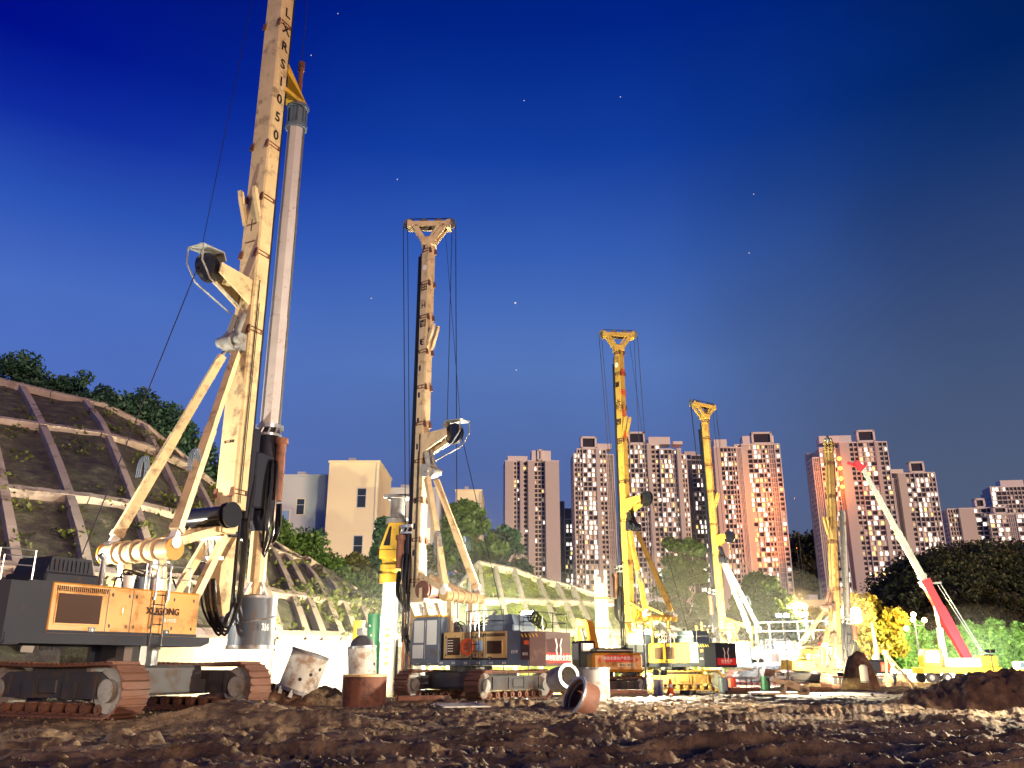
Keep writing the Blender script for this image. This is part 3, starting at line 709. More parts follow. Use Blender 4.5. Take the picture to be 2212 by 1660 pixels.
    # tool under the drive
    if P.get('tool'):
        tz0,tz1,tr = P['tool']
        q = MB(); q.tube([(kx,0,tz1+.55),(kx,0,pz0+.2)],.36,12); q.tube([(kx,0,tz1+.1),(kx,0,tz1+.75)],.26,12); q.build('kelly_stub',P.get('stub_mat','orange'),root)
        b = MB(); n=36
        b.tube([(kx,0,tz0),(kx,0,tz1)],tr,n); bk = b.build('drill_bucket','bucket_blue',root,smooth=True)
        b = MB(); b.ring((kx,0,tz1-.02),(0,0,1),tr-.04,tr+.03,.1,n); b.build('bucket_rim','steel',bk,smooth=True); b = MB(); b.ring((kx,0,tz0+.05),(0,0,1),tr-.04,tr+.04,.14,n); b.build('bucket_rim','steel',bk,smooth=True)
        b = MB()
        for t0,zz in ((0,tz0+.45),(2.2,tz0+.75)):
            pts=[(kx+(tr+.02)*math.cos(t0+k*.16),(tr+.02)*math.sin(t0+k*.16),zz+k*.022) for k in range(34)]; b.tube(pts,.035,5)
        b.build('wear_spiral','steel',bk)
        b = MB(); b.bar((kx-tr*.7,0,tz1),(kx-.2,0,tz1+.72),.1,.1); b.bar((kx+tr*.7,0,tz1),(kx+.2,0,tz1+.72),.1,.1); b.bar((kx,-tr*.7,tz1),(kx,-.2,tz1+.72),.1,.1); b.bar((kx,tr*.7,tz1),(kx,.2,tz1+.72),.1,.1); b.build('bucket_yoke','white_paint',bk)
        th_ = R(-90+az*0)   # number painted toward the camera
        P['bucket'] = bk; P['kx'] = kx
        dirw = root.matrix_world
    # cathead
    if P.get('cathead'):
        L1, L2, H = P['cathead']      # forward / rearward reach, height
        q = MB()
        for s_ in (-1,1):
            y = s_*.28
            q.bar((mxp-L2,y,zt+H),(mxp+L1,y,zt+H+.0),.14,.32); q.bar((mxp-.2,y,zt-.3),(mxp-L2+.3,y,zt+H-.1),.14,.30); q.bar((mxp+.2,y,zt-.3),(mxp+L1-.4,y,zt+H-.1),.14,.30)
            q.bar((mxp-.05,y,zt-.1),(mxp-L2*.5,y,zt+H),.1,.14)
        q.box((mxp-ma/2-.12,-mb_/2-.08,zt-.5),(mxp+ma/2+.12,mb_/2+.08,zt+.02),.04); q.box((mxp-L2-.05,-.36,zt+H-.25),(mxp-L2+.2,.36,zt+H+.25)); q.box((mxp+L1-.2,-.36,zt+H-.2),(mxp+L1+.05,.36,zt+H+.25))
        CY = Matrix.Translation((mxp,0,0)) @ Matrix.Rotation(R(P.get('cat_yaw',0)),4,'Z') @ Matrix.Translation((-mxp,0,0))
        ch = q.xf(CY).build('cathead', P.get('cat_mat',mastm), root)
        for xx in (mxp-L2,mxp+L1,mxp-L2+.7,mxp+L1-.9):
            q = MB(); q.ring((xx,0,zt+H+.12),(0,1,0),.14,.36,.16,20); q.cyl((xx,-.3,zt+H+.12),(xx,.3,zt+H+.12),.15,12); q.xf(CY).build('sheave','steel',ch,smooth=True)
        q = MB(); q.tube([(mxp-L2,0,zt+H+.50),(mxp+L1,0,zt+H+.50)],.03,5); q.xf(CY)
        c_ = lambda x,y,z: tuple(CY @ Vector((x,y,z)))
        q.tube([c_(mxp+L1+.34,.05,zt+H),c_(mxp+L1-.5,0,pz1)],.026,5); q.tube([c_(mxp+L1+.1,-.1,zt+H),c_(mxp+L1-.9,-.1,pz1-4)],.022,5)
        q.tube([c_(mxp-L2-.34,.05,zt+H),c_(mxp-L2-.9,0,top+.8)],.026,5); q.tube([c_(mxp-L2-.1,-.15,zt+H),c_(mxp-L2-.1,-.15,za+1)],.022,5)
        q.build('hoist_rope','black',root)
    return root

# ================================================================== THE PLACE
# ------------------------------------------------------------------ hillside with concrete lattice
def lerp(a, b, t): return a + (b-a)*t
def polyat(pts, t):
    n = len(pts)-1; x = min(max(t, 0), 1)*n; i = min(int(x), n-1); return pts[i].lerp(pts[i+1], x-i)
def slope(label, crest, base, rows, ribs, matn, beam=.8, bulge=1.2, thick=14, proud=.38, seed=1, vis=(0,1), beam_mat='concrete', cat='hillside'):
    """crest/base: lists of world points left to right; rows: fractions from base; ribs: fractions along"""
    nu, nv = 150, 60
    def P(u, v, off=0):
        b = polyat(base, u); c = polyat(crest, u); p = b.lerp(c, v); p.z += bulge*math.sin(math.pi*v)
        return p
    def N(u, v):
        e = .01; a = P(min(u+e,1), v)-P(max(u-e,0), v); b = P(u, min(v+e,1))-P(u, max(v-e,0)); n = a.cross(b).normalized()
        return n if n.y < 0 else -n
    V = []; 
    for i in range(nu+1):
        for j in range(nv+1):
            p = P(i/nu, j/nv); n = N(i/nu, j/nv)
            d = (float(fbm(np.array([i*.11+seed]), np.array([j*.17]), 4, seed)[0])-.5)*.9
            V.append(p + n*(d - .35))
    Fq = [(i*(nv+1)+j, (i+1)*(nv+1)+j, (i+1)*(nv+1)+j+1, i*(nv+1)+j+1) for i in range(nu) for j in range(nv)]
    V = [Vector(v) for v in V]
    base_n = len(V)          # backing: the hill's crown behind the crest, falling away
    for i in range(nu+1):
        p = P(i/nu, 1); b0 = P(i/nu, 0); back = (p-b0); back.z = 0; back.normalize()
        V.append(p + back*thick + Vector((0,0,-.6))); V.append(Vector((p.x,p.y,0)) + back*(thick+20) + Vector((0,0,-1)))
    for i in range(nu):
        a = i*(nv+1)+nv; b = (i+1)*(nv+1)+nv; c = base_n+2*i; d = base_n+2*(i+1)
        Fq.append((a,b,d,c)); Fq.append((c,d,d+1,c+1))
    sk = len(V)
    for i in range(nu+1):
        p = P(i/nu, 0); V.append(V[i*(nv+1)]*1.0); V.append(Vector((p.x,p.y-.4,-1.2)))
    for i in range(nu): Fq.append((sk+2*i, sk+2*(i+1), sk+2*(i+1)+1, sk+2*i+1))
    o = npmesh('hillside', [tuple(v) for v in V], Fq, matn, smooth=True); tag(o, kind='structure')
    parts_ = []
    def strip(pts, wdt, h, side):
        fr = MB()
        # ribbon beam with thickness following the surface
        for k in range(len(pts)-1):
            (p,n),(q,m) = pts[k], pts[k+1]
            d = (q-p).normalized(); s1 = d.cross(n).normalized()*wdt/2; s2 = d.cross(m).normalized()*wdt/2
            jt = .05*math.sin(k*1.7+p.x)
            vs = [p-s1-n*.5,p+s1-n*.5,p+s1+n*(h+jt*.3),p-s1+n*(h+jt*.3), q-s2-m*.5,q+s2-m*.5,q+s2+m*(h+jt*.3),q-s2+m*(h+jt*.3)]
            ca = [(0,1,2,3)] if k == 0 else []; cb_ = [(7,6,5,4)] if k == len(pts)-2 else []
            fr.add(vs, ca+cb_+[(0,4,5,1),(1,5,6,2),(2,6,7,3),(3,7,4,0)])
        fr2 = weld(fr); parts_.append(fr2.build('horizontal_beam' if side == 0 else 'sloping_rib', beam_mat))
    root = None
    for zr in rows:
        ps = []
        for k in range(121):
            u = k/120
            if zr == 'crest': v = .985
            else:
                cz = polyat(crest, u).z; v = zr/cz
                for _ in range(6): v = (zr - bulge*math.sin(math.pi*min(v,1)))/cz
                if v > .99: continue
                v = max(v, .01)
            ps.append((P(u, v), N(u, min(v,.98))))
        if len(ps) > 1: strip(ps, beam, proud, 0)
    for u in ribs:
        if isinstance(u, tuple): u0, u1 = u
        else: u0 = u1 = u
        strip([(P(lerp(u0,u1,k/20), k/20), N(lerp(u0,u1,k/20), min(k/20,.98))) for k in range(21)], beam*.8, proud*.8, 1)
    root = empty('retaining_lattice', base[0]); tag(root, label, 'retaining lattice', 'concrete lattices holding the hillside')
    for o_ in parts_: o_.parent = root; o_.matrix_parent_inverse = Matrix.Translation(-Vector(base[0]))
    return P

def scatter_leaves(name, centers, radii, n, size, m, parent=None, seed=0, flat=.8):
    rng = np.random.default_rng(seed)
    C = np.array(centers, float); Rd = np.array(radii, float)
    wgt = (Rd[:,0]*Rd[:,2]) if Rd.ndim == 2 else Rd**2; wgt = wgt/wgt.sum()
    if Rd.ndim == 1: Rd = np.repeat(Rd[:,None], 3, 1)
    idx = rng.choice(len(C), n, p=wgt)
    d = rng.normal(size=(n,3)); d /= np.linalg.norm(d, axis=1)[:,None]
    rr = rng.random(n)**.45
    p = C[idx] + d*Rd[idx]*rr[:,None]
    a = rng.normal(size=(n,3)); a /= np.linalg.norm(a,axis=1)[:,None]
    b = np.cross(a, rng.normal(size=(n,3))); b /= np.linalg.norm(b,axis=1)[:,None]
    s = size*(.6+.8*rng.random(n))[:,None]
    V = np.stack([p-a*s, p-b*s*.55, p+a*s, p+b*s*.55], 1).reshape(-1,3)
    Fq = np.arange(4*n).reshape(-1,4)
    return npmesh(name, V, Fq, m, parent)
def tree(label, X, Y, z0, h, wd, leaf, group, seed, n=5000, size=.3, trunk_h=.3, shape='round', name='broadleaf_tree', cat='tree'):
    rnd = random.Random(seed); root = empty(name, (X, Y, z0)); tag(root, label, cat, group)
    q = MB(); pts = [(0,0,-.3)]
    for k in range(1,5): pts.append((rnd.uniform(-.12,.12)*k, rnd.uniform(-.1,.1)*k, h*.62*k/4))
    r0 = max(.12, h*.018); q.tube(pts, [r0*1.3, r0, r0*.8, r0*.6, r0*.3], 8)
    cs = []; rs = []
    ncl = 80; n = int(n*1.7); size = size*.85
    for k in range(ncl):
        t = rnd.random(); zc = h*(trunk_h + (1-trunk_h)*t*.94)
        if shape == 'round': ww = math.sin(math.pi*min(1, .12+.86*t))**.6
        elif shape == 'cone': ww = (1-t)**.7*.9+.14
        else: ww = .6+.4*math.sin(math.pi*t)
        a = rnd.random()*6.28; rad = wd/2*ww*rnd.uniform(.05,.92)
        c = (rad*math.cos(a), rad*math.sin(a), zc); cs.append(c)
        rr = wd*rnd.uniform(.07,.15); rs.append((rr, rr, rr*rnd.uniform(.6,.95)))
        b0 = Vector((0,0,min(h*.6, zc*.75))); q.tube([b0, b0.lerp(Vector(c), .55)+Vector((0,0,.1)), Vector(c)], [r0*.4, r0*.25, r0*.08], 5)
    q.build('trunk', 'bark', root)
    scatter_leaves('crown', cs, rs, n, size, leaf, root, seed)
    return root

# main hillside, left
cr = [at(-420,800,88), at(-150,806,82), at(0,818,78), at(115,846,78), at(230,872,79), at(320,918,80), at(400,985,81), at(470,1050,82), at(575,1160,84), at(650,1204,86), at(735,1262,88), at(822,1325,90), at(900,1372,92)]
bs = [at(-900,1385,30), at(-620,1387,33), at(-330,1388,36), at(-90,1389,39), at(130,1389,42), at(290,1389,45), at(420,1389,48), at(520,1389,51), at(620,1389,55), at(715,1388,59), at(790,1387,63), at(860,1386,68), at(940,1388,76)]
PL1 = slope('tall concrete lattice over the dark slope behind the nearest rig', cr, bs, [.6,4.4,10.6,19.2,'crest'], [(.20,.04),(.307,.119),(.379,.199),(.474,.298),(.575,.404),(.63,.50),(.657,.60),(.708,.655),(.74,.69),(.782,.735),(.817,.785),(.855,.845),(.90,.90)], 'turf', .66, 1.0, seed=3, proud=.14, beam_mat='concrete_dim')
# second hillside, green and floodlit, centre
cr2 = [at(928,1325,80), at(958,1300,82), at(985,1276,84), at(1008,1246,86), at(1035,1214,88), at(1069,1221,88), at(1110,1229,88), at(1162,1249,88), at(1201,1258,88), at(1235,1267,88), at(1289,1284,88), at(1330,1305,89), at(1380,1330,91), at(1440,1352,93), at(1510,1378,96), at(1600,1410,98)]
bs2 = [at(900,1436,66), at(925,1437,67), at(955,1437,68), at(1000,1438,69), at(1060,1438,70), at(1120,1438,70), at(1180,1438,70), at(1245,1438,70), at(1290,1438,70), at(1330,1438,70), at(1385,1438,71), at(1430,1438,73), at(1480,1438,76), at(1540,1438,80), at(1610,1438,85), at(1690,1438,90)]
for p_ in bs2: p_.z = -.25
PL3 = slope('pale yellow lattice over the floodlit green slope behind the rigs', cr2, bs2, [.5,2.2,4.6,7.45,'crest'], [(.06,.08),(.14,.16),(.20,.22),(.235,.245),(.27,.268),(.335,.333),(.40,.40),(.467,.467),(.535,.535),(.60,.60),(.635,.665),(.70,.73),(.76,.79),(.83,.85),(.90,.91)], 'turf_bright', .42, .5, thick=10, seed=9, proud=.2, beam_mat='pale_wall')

# shrubs growing along the crest (beyond counting)
def crest_shrubs(name, pts, n, rad, size, leaf, seed, label_kind='stuff'):
    rnd = random.Random(seed); cs = []; rs = []
    for k in range(90):
        p = polyat(pts, rnd.random()); cs.append((p.x+rnd.uniform(-1,1), p.y+rnd.uniform(.5,4), p.z+rnd.uniform(-.5,rad*1.1))); r_ = rad*rnd.uniform(.5,1); rs.append((r_,r_,r_*.9))
    o = scatter_leaves(name, cs, rs, n, size, leaf, None, seed); tag(o, kind='stuff', cat='shrubs'); return o
o = crest_shrubs('crest_shrubs', cr[0:8], 30000, 1.9, .24, 'leaf_bluegreen', 5); tag(o, 'dark blue green shrubs massed along the crest of the left hillside')
o = crest_shrubs('crest_shrubs', cr[7:13], 22000, 1.7, .22, 'leaf_green', 6); tag(o, 'bushy green growth along the descending crest left of the casing')
o = crest_shrubs('slope_weeds', [lerp(bs[8],cr[8],.25), lerp(bs[9],cr[9],.3), lerp(bs[10],cr[10],.35), lerp(bs[11],cr[11],.4)], 2600, 1.1, .22, 'leaf_olive', 8); tag(o, 'low weeds over the lattice cells above the white wall')

def cover(name, P, n, size, leaf, seed, label):
    rnd = random.Random(seed); cs = []; rs = []
    for k in range(420):
        u, v = rnd.random(), rnd.uniform(.03,.96); p = P(u, v); r_ = rnd.uniform(.25,1.3); cs.append((p.x,p.y,p.z-.15)); rs.append((r_,r_,r_*.45))
    o = scatter_leaves(name, cs, rs, n, size, leaf, None, seed); tag(o, label, 'weeds', kind='stuff')
cover('slope_weeds', PL1, 7000, .16, 'leaf_olive', 61, 'patchy weeds growing in the cells of the dark left slope')
cover('slope_grass', PL3, 5000, .14, 'leaf_lime', 62, 'bright grass tufts in the cells of the floodlit slope')
# white site wall behind the nearest rig
p0 = at(300,1386,41); p1 = at(585,1386,45); p2 = at(775,1392,50)
root = empty('site_wall', (p0.x,p0.y,0)); tag(root, 'bright pale retaining wall between the nearest rig and the slope', 'wall')
def wallseg(a, b, z0, z1, th): 
    q = MB(); A = Vector((a.x-p0.x,a.y-p0.y,(z0+z1)/2)); B = Vector((b.x-p0.x,b.y-p0.y,(z0+z1)/2)); q.bar(A, B, th, z1-z0); return q
zt_ = p1.z
q = wallseg(p0,p1,-.6,zt_-.5,.5); q2 = wallseg(p1,p2,-.6,zt_-.5,.5); q.add(q2.v,q2.f); q.build('wall_panel','pale_wall',root)
q = wallseg(p0,p1,zt_-.5,zt_+.1,.8); q2 = wallseg(p1,p2,zt_-.5,zt_+.1,.8); q.add(q2.v,q2.f); q.build('wall_coping','pale_wall',root)

# dark wooded hills far right
def hill(name, pts, Y, depth, m='hill_ground'):
    """mound ridge following points (px,py) at distance Y with rounded section"""
    W_ = [at(x,y,Y) for x,y in pts]; V=[]; Fq=[]; nv=14; n=len(W_)
    for i,p in enumerate(W_):
        for j in range(nv+1):
            t = j/nv; V.append((p.x, Y-depth+2*depth*t, max(p.z,0)*math.sin(math.pi*t)**.8-.5))
    for i in range(n-1):
        for j in range(nv): Fq.append((i*(nv+1)+j,(i+1)*(nv+1)+j,(i+1)*(nv+1)+j+1,i*(nv+1)+j+1))
    o = npmesh(name, V, Fq, m, smooth=True); tag(o, kind='structure'); return W_
hp = hill('wooded_hill', [(1840,1330),(1900,1275),(1950,1238),(2010,1220),(2080,1205),(2160,1205),(2240,1200),(2350,1190),(2500,1190)], 190, 60)
rnd = random.Random(4); cs=[]; rs=[]
for k in range(520):
    p = polyat(hp, rnd.random()); t = rnd.random(); 
    yy = 132+58*t; zz = p.z*math.sin(math.pi*(yy-130)/120)**.8
    r_ = rnd.uniform(2.0,4.2); cs.append((p.x*(yy/190)*.4+p.x*.6, yy, zz+rnd.uniform(-1,1))); rs.append((r_,r_,r_*.9))
o = scatter_leaves('far_wood', cs, rs, 110000, .38, 'leaf_dark', None, 12); tag(o, 'dark wood covering the hill behind the red crane', 'wood', kind='stuff')
hp2 = hill('distant_hill', [(1600,1280),(1680,1195),(1720,1165),(1760,1150),(1800,1160),(1850,1215),(1900,1260)], 780, 100)
cs=[]; rs=[]
for k in range(120):
    p = polyat(hp2, rnd.random()); yy = rnd.uniform(690,778); r_ = rnd.uniform(5,9); cs.append((p.x, yy, p.z*math.sin(math.pi*(yy-680)/200)**.8+rnd.uniform(-1,2))); rs.append((r_,r_,r_))
o = scatter_leaves('distant_wood', cs, rs, 16000, 1.9, 'leaf_dark', None, 13); tag(o, 'black wooded knoll between the orange lit tower and the tallest tower', 'wood', kind='stuff')

# ------------------------------------------------------------------ trees
def treeat(label, px, pytop, pybot, Y, wpx, leaf, seed, **kw):
    a = at(px, pytop, Y); b = at(px, pybot, Y); wd = wpx/F*Y
    z0 = kw.pop('z0', max(b.z, 0)*.0)
    return tree(label, b.x if pybot else a.x, Y, z0, a.z-z0, wd, leaf, 'trees around the site', seed, **kw)
treeat('large blue green tree left of the second rig mast', 828, 1118, 1290, 95, 150, 'leaf_bluegreen', 21, n=12000, size=.42, trunk_h=.35)
treeat('dark low tree in front of the cream building', 765, 1185, 1330, 92, 130, 'leaf_dark', 22, n=8000, size=.4, trunk_h=.15)
treeat('broad bright green tree right of the second rig mast', 1010, 1078, 1300, 98, 175, 'leaf_green', 23, n=15000, size=.42, trunk_h=.3)
treeat('rounded blue green tree beside the leftmost tower block', 1085, 1130, 1300, 104, 130, 'leaf_bluegreen', 24, n=11000, size=.42, trunk_h=.25)
treeat('dark tree filling the gap behind the ladder', 900, 1165, 1340, 90, 150, 'leaf_dark', 25, n=9000, size=.42, trunk_h=.15)
treeat('tall green tree between the third and fourth rig masts', 1487, 1150, 1410, 112, 122, 'leaf_green', 26, n=20000, size=.40, trunk_h=.12, shape='col')
treeat('olive green tree at the foot of the orange lit tower', 1658, 1240, 1405, 108, 165, 'leaf_green', 27, n=17000, size=.42, trunk_h=.12)
treeat('low yellowish tree right of the fourth rig mast', 1600, 1285, 1410, 106, 95, 'leaf_olive', 28, n=9000, size=.38, trunk_h=.1)
treeat('low olive shrub tree behind the third rig struts', 1425, 1300, 1420, 112, 90, 'leaf_olive', 29, n=5000, size=.38, trunk_h=.1)
treeat('dusky tree right of the olive green tree', 1715, 1330, 1430, 104, 95, 'leaf_bluegreen', 30, n=6000, size=.36, trunk_h=.1)
treeat('golden yellow tree glowing beside the street lamps', 1878, 1296, 1440, 112, 185, 'leaf_yellow', 31, n=10000, size=.38, trunk_h=.3)
treeat('yellow leaved tree behind the fifth rig mast', 1765, 1310, 1440, 122, 90, 'leaf_yellow', 32, n=5000, size=.38, trunk_h=.25)
k = 33
for px, top_, w_, lf, lb in ((1925,1362,95,'leaf_bright','green bush tree directly right of the golden tree'),(1985,1352,90,'leaf_bright','bright bushy tree left of the crane boom'),(2050,1368,85,'leaf_bright','bushy tree behind the crane cylinder'),(2105,1350,90,'leaf_bright','bushy tree just right of the crane boom'),(2160,1344,100,'leaf_bright','bushy green tree second from the right edge'),(2215,1352,90,'leaf_bright','bushy green tree at the right edge')):
    treeat(lb, px, top_-6, 1445, 116, w_*1.15, lf, k, n=11000, size=.34, trunk_h=.03); k += 1

# ------------------------------------------------------------------ cream and grey buildings behind the trees
def bld(label, rects, mats, name='office_building'):
    """rects: (px0,px1,pytop,Y,depth,material); windows listed separately"""
    root = None
    for (a0,a1,yt,Y,dp,m,wins,rz) in rects:
        A = at(a0,yt,Y); B = at(a1,yt,Y)
        if root is None: root = empty(name, (A.x,Y,0)); tag(root,label,'building','low buildings beyond the slope')
        wd = B.x-A.x; q = MB(); q.box((0,0,0),(wd,dp,A.z)); q.box((-.15,-.15,A.z+.0),(wd+.15,dp+.15,A.z+.35))
        mt = Matrix.Translation((A.x-root.location.x, Y-root.location.y, 0)) @ Matrix.Rotation(R(rz),4,'Z')
        o = q.xf(mt).build('wall', m, root)
        g = MB(); g.box((wd*.94,-.16,0),(wd*.94+.14,-.02,A.z)); g.xf(mt).build('drainpipe','building_grey',o)
        g = MB(); g.box((-.1,-.07,A.z*.66),(wd+.1,-.0,A.z*.66+.22)); g.xf(mt).build('string_course',m,o)
        g = MB(); g.box((wd*.3,3,A.z+.36),(wd*.45,5,A.z+1.5)); g.xf(mt).build('roof_unit','building_grey',o)
        for (u0,u1,v0,v1,lit) in wins:
            x0=wd*u0; x1=wd*u1; z1=A.z*v1; z0=A.z*v0
            f = MB(); f.box((x0-.12,-.08,z0-.12),(x1+.12,0,z1+.12)); f=f.xf(mt).build('window','building_grey' if m!='building_grey' else 'building_cream',o)
            g = MB(); g.box((x0,-.1,z0),(x1,-.085,z1)); g.xf(mt).build('pane',lit,f)
            g = MB()
            n = max(1,int((x1-x0)/1.3))
            for i in range(1,n+1 if n>1 else 1): g.box((x0+(x1-x0)*i/(n+1)-.04,-.13,z0),(x0+(x1-x0)*i/(n+1)+.04,-.101,z1))
            g.box((x0,-.13,z0+(z1-z0)*.62-.04),(x1,-.101,z0+(z1-z0)*.62+.04)); g.xf(mt).build('glazing_bar','building_grey',f)
    return root
bld('cream office block with a tall blank gable and two small windows', [(712,820,1000,135,14,'building_cream',[(.60,.76,.78,.87,'glass'),(.58,.74,.52,.64,'glass')],0)],None)
bld('bluish grey building wing with a blue stripe left of the cream block', [(596,716,1030,142,14,'building_grey',[(.42,.55,.80,.88,'glass'),(.40,.53,.55,.67,'glass'),(.40,.53,.30,.42,'glass'),(.05,.30,.2,.82,'sky_blue_card')],0)],None)
bld('grey building with a lit ribbon window behind the blue green tree', [(822,950,1058,150,14,'building_grey',[(.10,.85,.60,.78,'office_light')],0)],None)
bld('cream roof end showing above the bright green tree', [(985,1040,1062,150,14,'building_cream',[],0)],None)
bld('low pink service building behind the street lamps', [(1722,1850,1300,165,12,'building_cream',[(.1,.9,.62,.8,'louvre')],0)],None)
bld('small site office with a lit window behind the third rig', [(1392,1432,1300,135,6,'building_grey',[(.2,.55,.80,.95,'office_light')],0)],None)

# ------------------------------------------------------------------ tower blocks
def tower(label, px0, px1, pytop, Y, strips, nfl=31, crown=None, rz=0, depth=16, lit=.3, seed=0, pybot=1440, wallm='tower_wall', trimm='tower_trim', band=(15,), yellow=.1):
    Y = Y*1.4; nfl = int(nfl*1.42); dkk = 1.4
    rnd = random.Random(seed); A = at(px0,pytop,Y); B = at(px1,pytop,Y); H = A.z; W = (B.x-A.x)
    root = empty('apartment_tower', ((A.x+B.x)/2, Y, 0), rz=R(rz)); tag(root, label, 'tower block', 'apartment towers on the skyline')
    fh = H/nfl; tot = sum(s[0] for s in strips); x = -W/2
    strips = [(a_,b_,c_*1.5,d_) for a_,b_,c_,d_ in strips]; crown = [(a_,b_,c_*1.4,d_) for a_,b_,c_,d_ in crown] if crown else None
    wall = MB(); trim = MB(); dark = MB(); litm = []; 
    zmin = 0
    for (wf, kind, dy, dtop) in strips:
        w_ = W*wf/tot; x1 = x+w_; h = H-dtop*fh; y0 = -dy
        if kind == 'blank':
            wall.box((x,y0,0),(x1,depth,h)); trim.box((x-.1,y0-.1,h),(x1+.1,depth,h+.7))
        else:
            wall.box((x,y0+.7,0),(x1,depth,h))
            trim.box((x-.1,y0-.05,h),(x1+.1,depth,h+.8))
            n = {'pair':2,'balc':3,'one':1,'tri':4,'quad':6}[kind]
            cw = w_/n
            for i in range(n+1):                      # piers between the columns
                xp = x+cw*i; pw = .35 if kind=='balc' else .55
                (trim if i in (0,n) else wall).box((xp-pw/2,y0-.05,0),(xp+pw/2,y0+.702,h))
            for fl in range(nfl-dtop):
                z = h-(fl+1)*fh
                sl = .5 if kind=='balc' else .9
                (trim if (kind=='balc' or fl in band) else wall).box((x+.05,y0+(.0 if kind=='balc' else .25),z),(x1-.05,y0+.702,z+sl*(1.0 if fl not in band else 1.3)))
                for i in range(n):
                    xa = x+cw*i+.45; xb = x+cw*(i+1)-.45
                    if kind == 'balc': za, zb_ = z+sl+.15, z+fh-.2
                    else: za, zb_ = z+sl+.25, z+fh-.15
                    if xb-xa < .5: continue
                    r_ = rnd.random(); p_lit = lit*(1.45 if kind=='balc' else .7)*(1.0 if z > 12 else 1.2)
                    if r_ < p_lit:
                        mm = 'win_yellow' if rnd.random() < yellow else ('win_dim' if rnd.random() < .22 else 'win_white')
                        part = rnd.random()
                        if part < .5: xb = xa+(xb-xa)*rnd.uniform(.4,.75)
                        else: xa = xb-(xb-xa)*rnd.uniform(.4,.85)
                        zb_ -= .25*rnd.random()
                        litm.append((mm,(xa,y0+.55,za),(xb,y0+.69,zb_)))
                    else: dark.box((xa,y0+.60,za),(xb,y0+.69,zb_))
        x = x1
    wall.box((-W/2+.5,depth-.01,0),(W/2-.5,depth+6,H*.985))
    # side facades: shallow window bays
    for s_ in (-1,1):
        for c in range(3):
            yy = 3+c*4.2
            for fl in range(nfl):
                z = H-(fl+1)*fh; dark.box((s_*(W/2-.05),yy,z+1.1),(s_*(W/2+.04),yy+1.6,z+fh-.4)) if fl > 1 else None
    wo = wall.build('wall', wallm, root, recalc=False); trim.build('trim', trimm, root, recalc=False)
    if crown:
        q = MB()
        for (u0,u1,hh_,frame) in crown:
            xa = -W/2+W*u0; xb = -W/2+W*u1
            if frame:
                t=1.25; q.box((xa,-.2,H+.8),(xa+t,5,H+hh_)); q.box((xb-t,-.2,H+.8),(xb,5,H+hh_)); q.box((xa,-.2,H+hh_-t),(xb,5,H+hh_+.003)); q.box((xa,-.2,H+.805),(xb,5,H+1.7)); dark.box((xa+t,.9,H+1.7),(xb-t,1.2,H+hh_-t))  # dark panel in the frame paints in the shade of its opening
            else: q.box((xa,1,H+.8),(xb,10,H+hh_))
        q.build('roof_crown', trimm, root, recalc=False)
    d = dark.build('window', 'tower_glass', root, recalc=False); tag(d, kind='stuff')
    rnd.shuffle(litm)
    litm.sort(key=lambda t: -(t[2][0]-t[1][0]))
    for (mm,a,b) in litm[:92]:
        q = MB(); q.box(a,b); q.build('window', mm, root, recalc=False)
    rest = MB(); 
    for (mm,a,b) in litm[92:]:
        rest.cur = ('win_white','win_yellow','win_dim').index(mm); rest.box(a,b)
    if rest.v: tag(rest.build('window', ['win_white','win_yellow','win_dim'], root, recalc=False), kind='stuff')
    return root
tower('pale blank sided tower at the left end of the skyline', 1091, 1207, 998, 360, [(16,'blank',0,0),(12,'pair',-1,0),(6,'blank',.6,0),(9,'one',-1,0),(12,'blank',.8,0),(20,'balc',-1.2,0),(26,'blank',1.2,0)], crown=[(.05,.42,2.6,False),(.5,.86,5.2,False),(.60,.70,5.6,True)], lit=.16, seed=1, rz=4, yellow=.12)
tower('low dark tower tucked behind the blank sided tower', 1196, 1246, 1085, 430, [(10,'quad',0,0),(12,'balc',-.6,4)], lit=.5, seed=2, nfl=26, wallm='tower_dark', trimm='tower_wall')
tower('narrow tower immediately left of the third rig mast', 1239, 1326, 972, 366, [(6,'one',0,1),(10,'pair',0,0),(24,'balc',.5,0),(7,'blank',.8,0),(13,'pair',-.5,0),(14,'tri',-1.2,1)], crown=[(.18,.58,6.0,True),(.6,.95,3,False)], lit=.45, seed=3, rz=3)
tower('broad pinkish tower behind the third rig and its pulley', 1349, 1482, 962, 372, [(8,'pair',0,0),(20,'balc',.5,0),(8,'pair',.3,0),(7,'blank',.9,0),(14,'pair',-.6,0),(20,'balc',.2,1),(8,'pair',-1,1),(7,'blank',.5,1),(9,'pair',-1.2,2)], crown=[(.06,.34,6.2,True),(.4,.75,4.0,False),(.8,.95,2.0,False)], lit=.42, seed=4, rz=0, yellow=.2)
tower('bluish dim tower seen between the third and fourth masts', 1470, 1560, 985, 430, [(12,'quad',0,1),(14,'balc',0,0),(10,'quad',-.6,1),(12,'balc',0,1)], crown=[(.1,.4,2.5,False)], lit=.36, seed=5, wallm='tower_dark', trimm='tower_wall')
tower('grey tower just right of the fourth rig mast', 1541, 1602, 968, 378, [(9,'blank',.8,0),(16,'balc',.2,0),(8,'pair',-.4,0),(8,'tri',-.8,0)], crown=[(.05,.5,4.2,False)], lit=.30, seed=6, rz=-3)
tower('tower washed with orange light on its right half', 1587, 1682, 962, 382, [(8,'pair',0,0),(7,'blank',.8,0),(18,'balc',.4,0),(8,'pair',0,0),(8,'balc',0,0),(6,'one',.3,0)], crown=[(.2,.9,4.6,False),(.4,.86,6.2,True)], lit=.48, seed=7, rz=-4, yellow=.35)
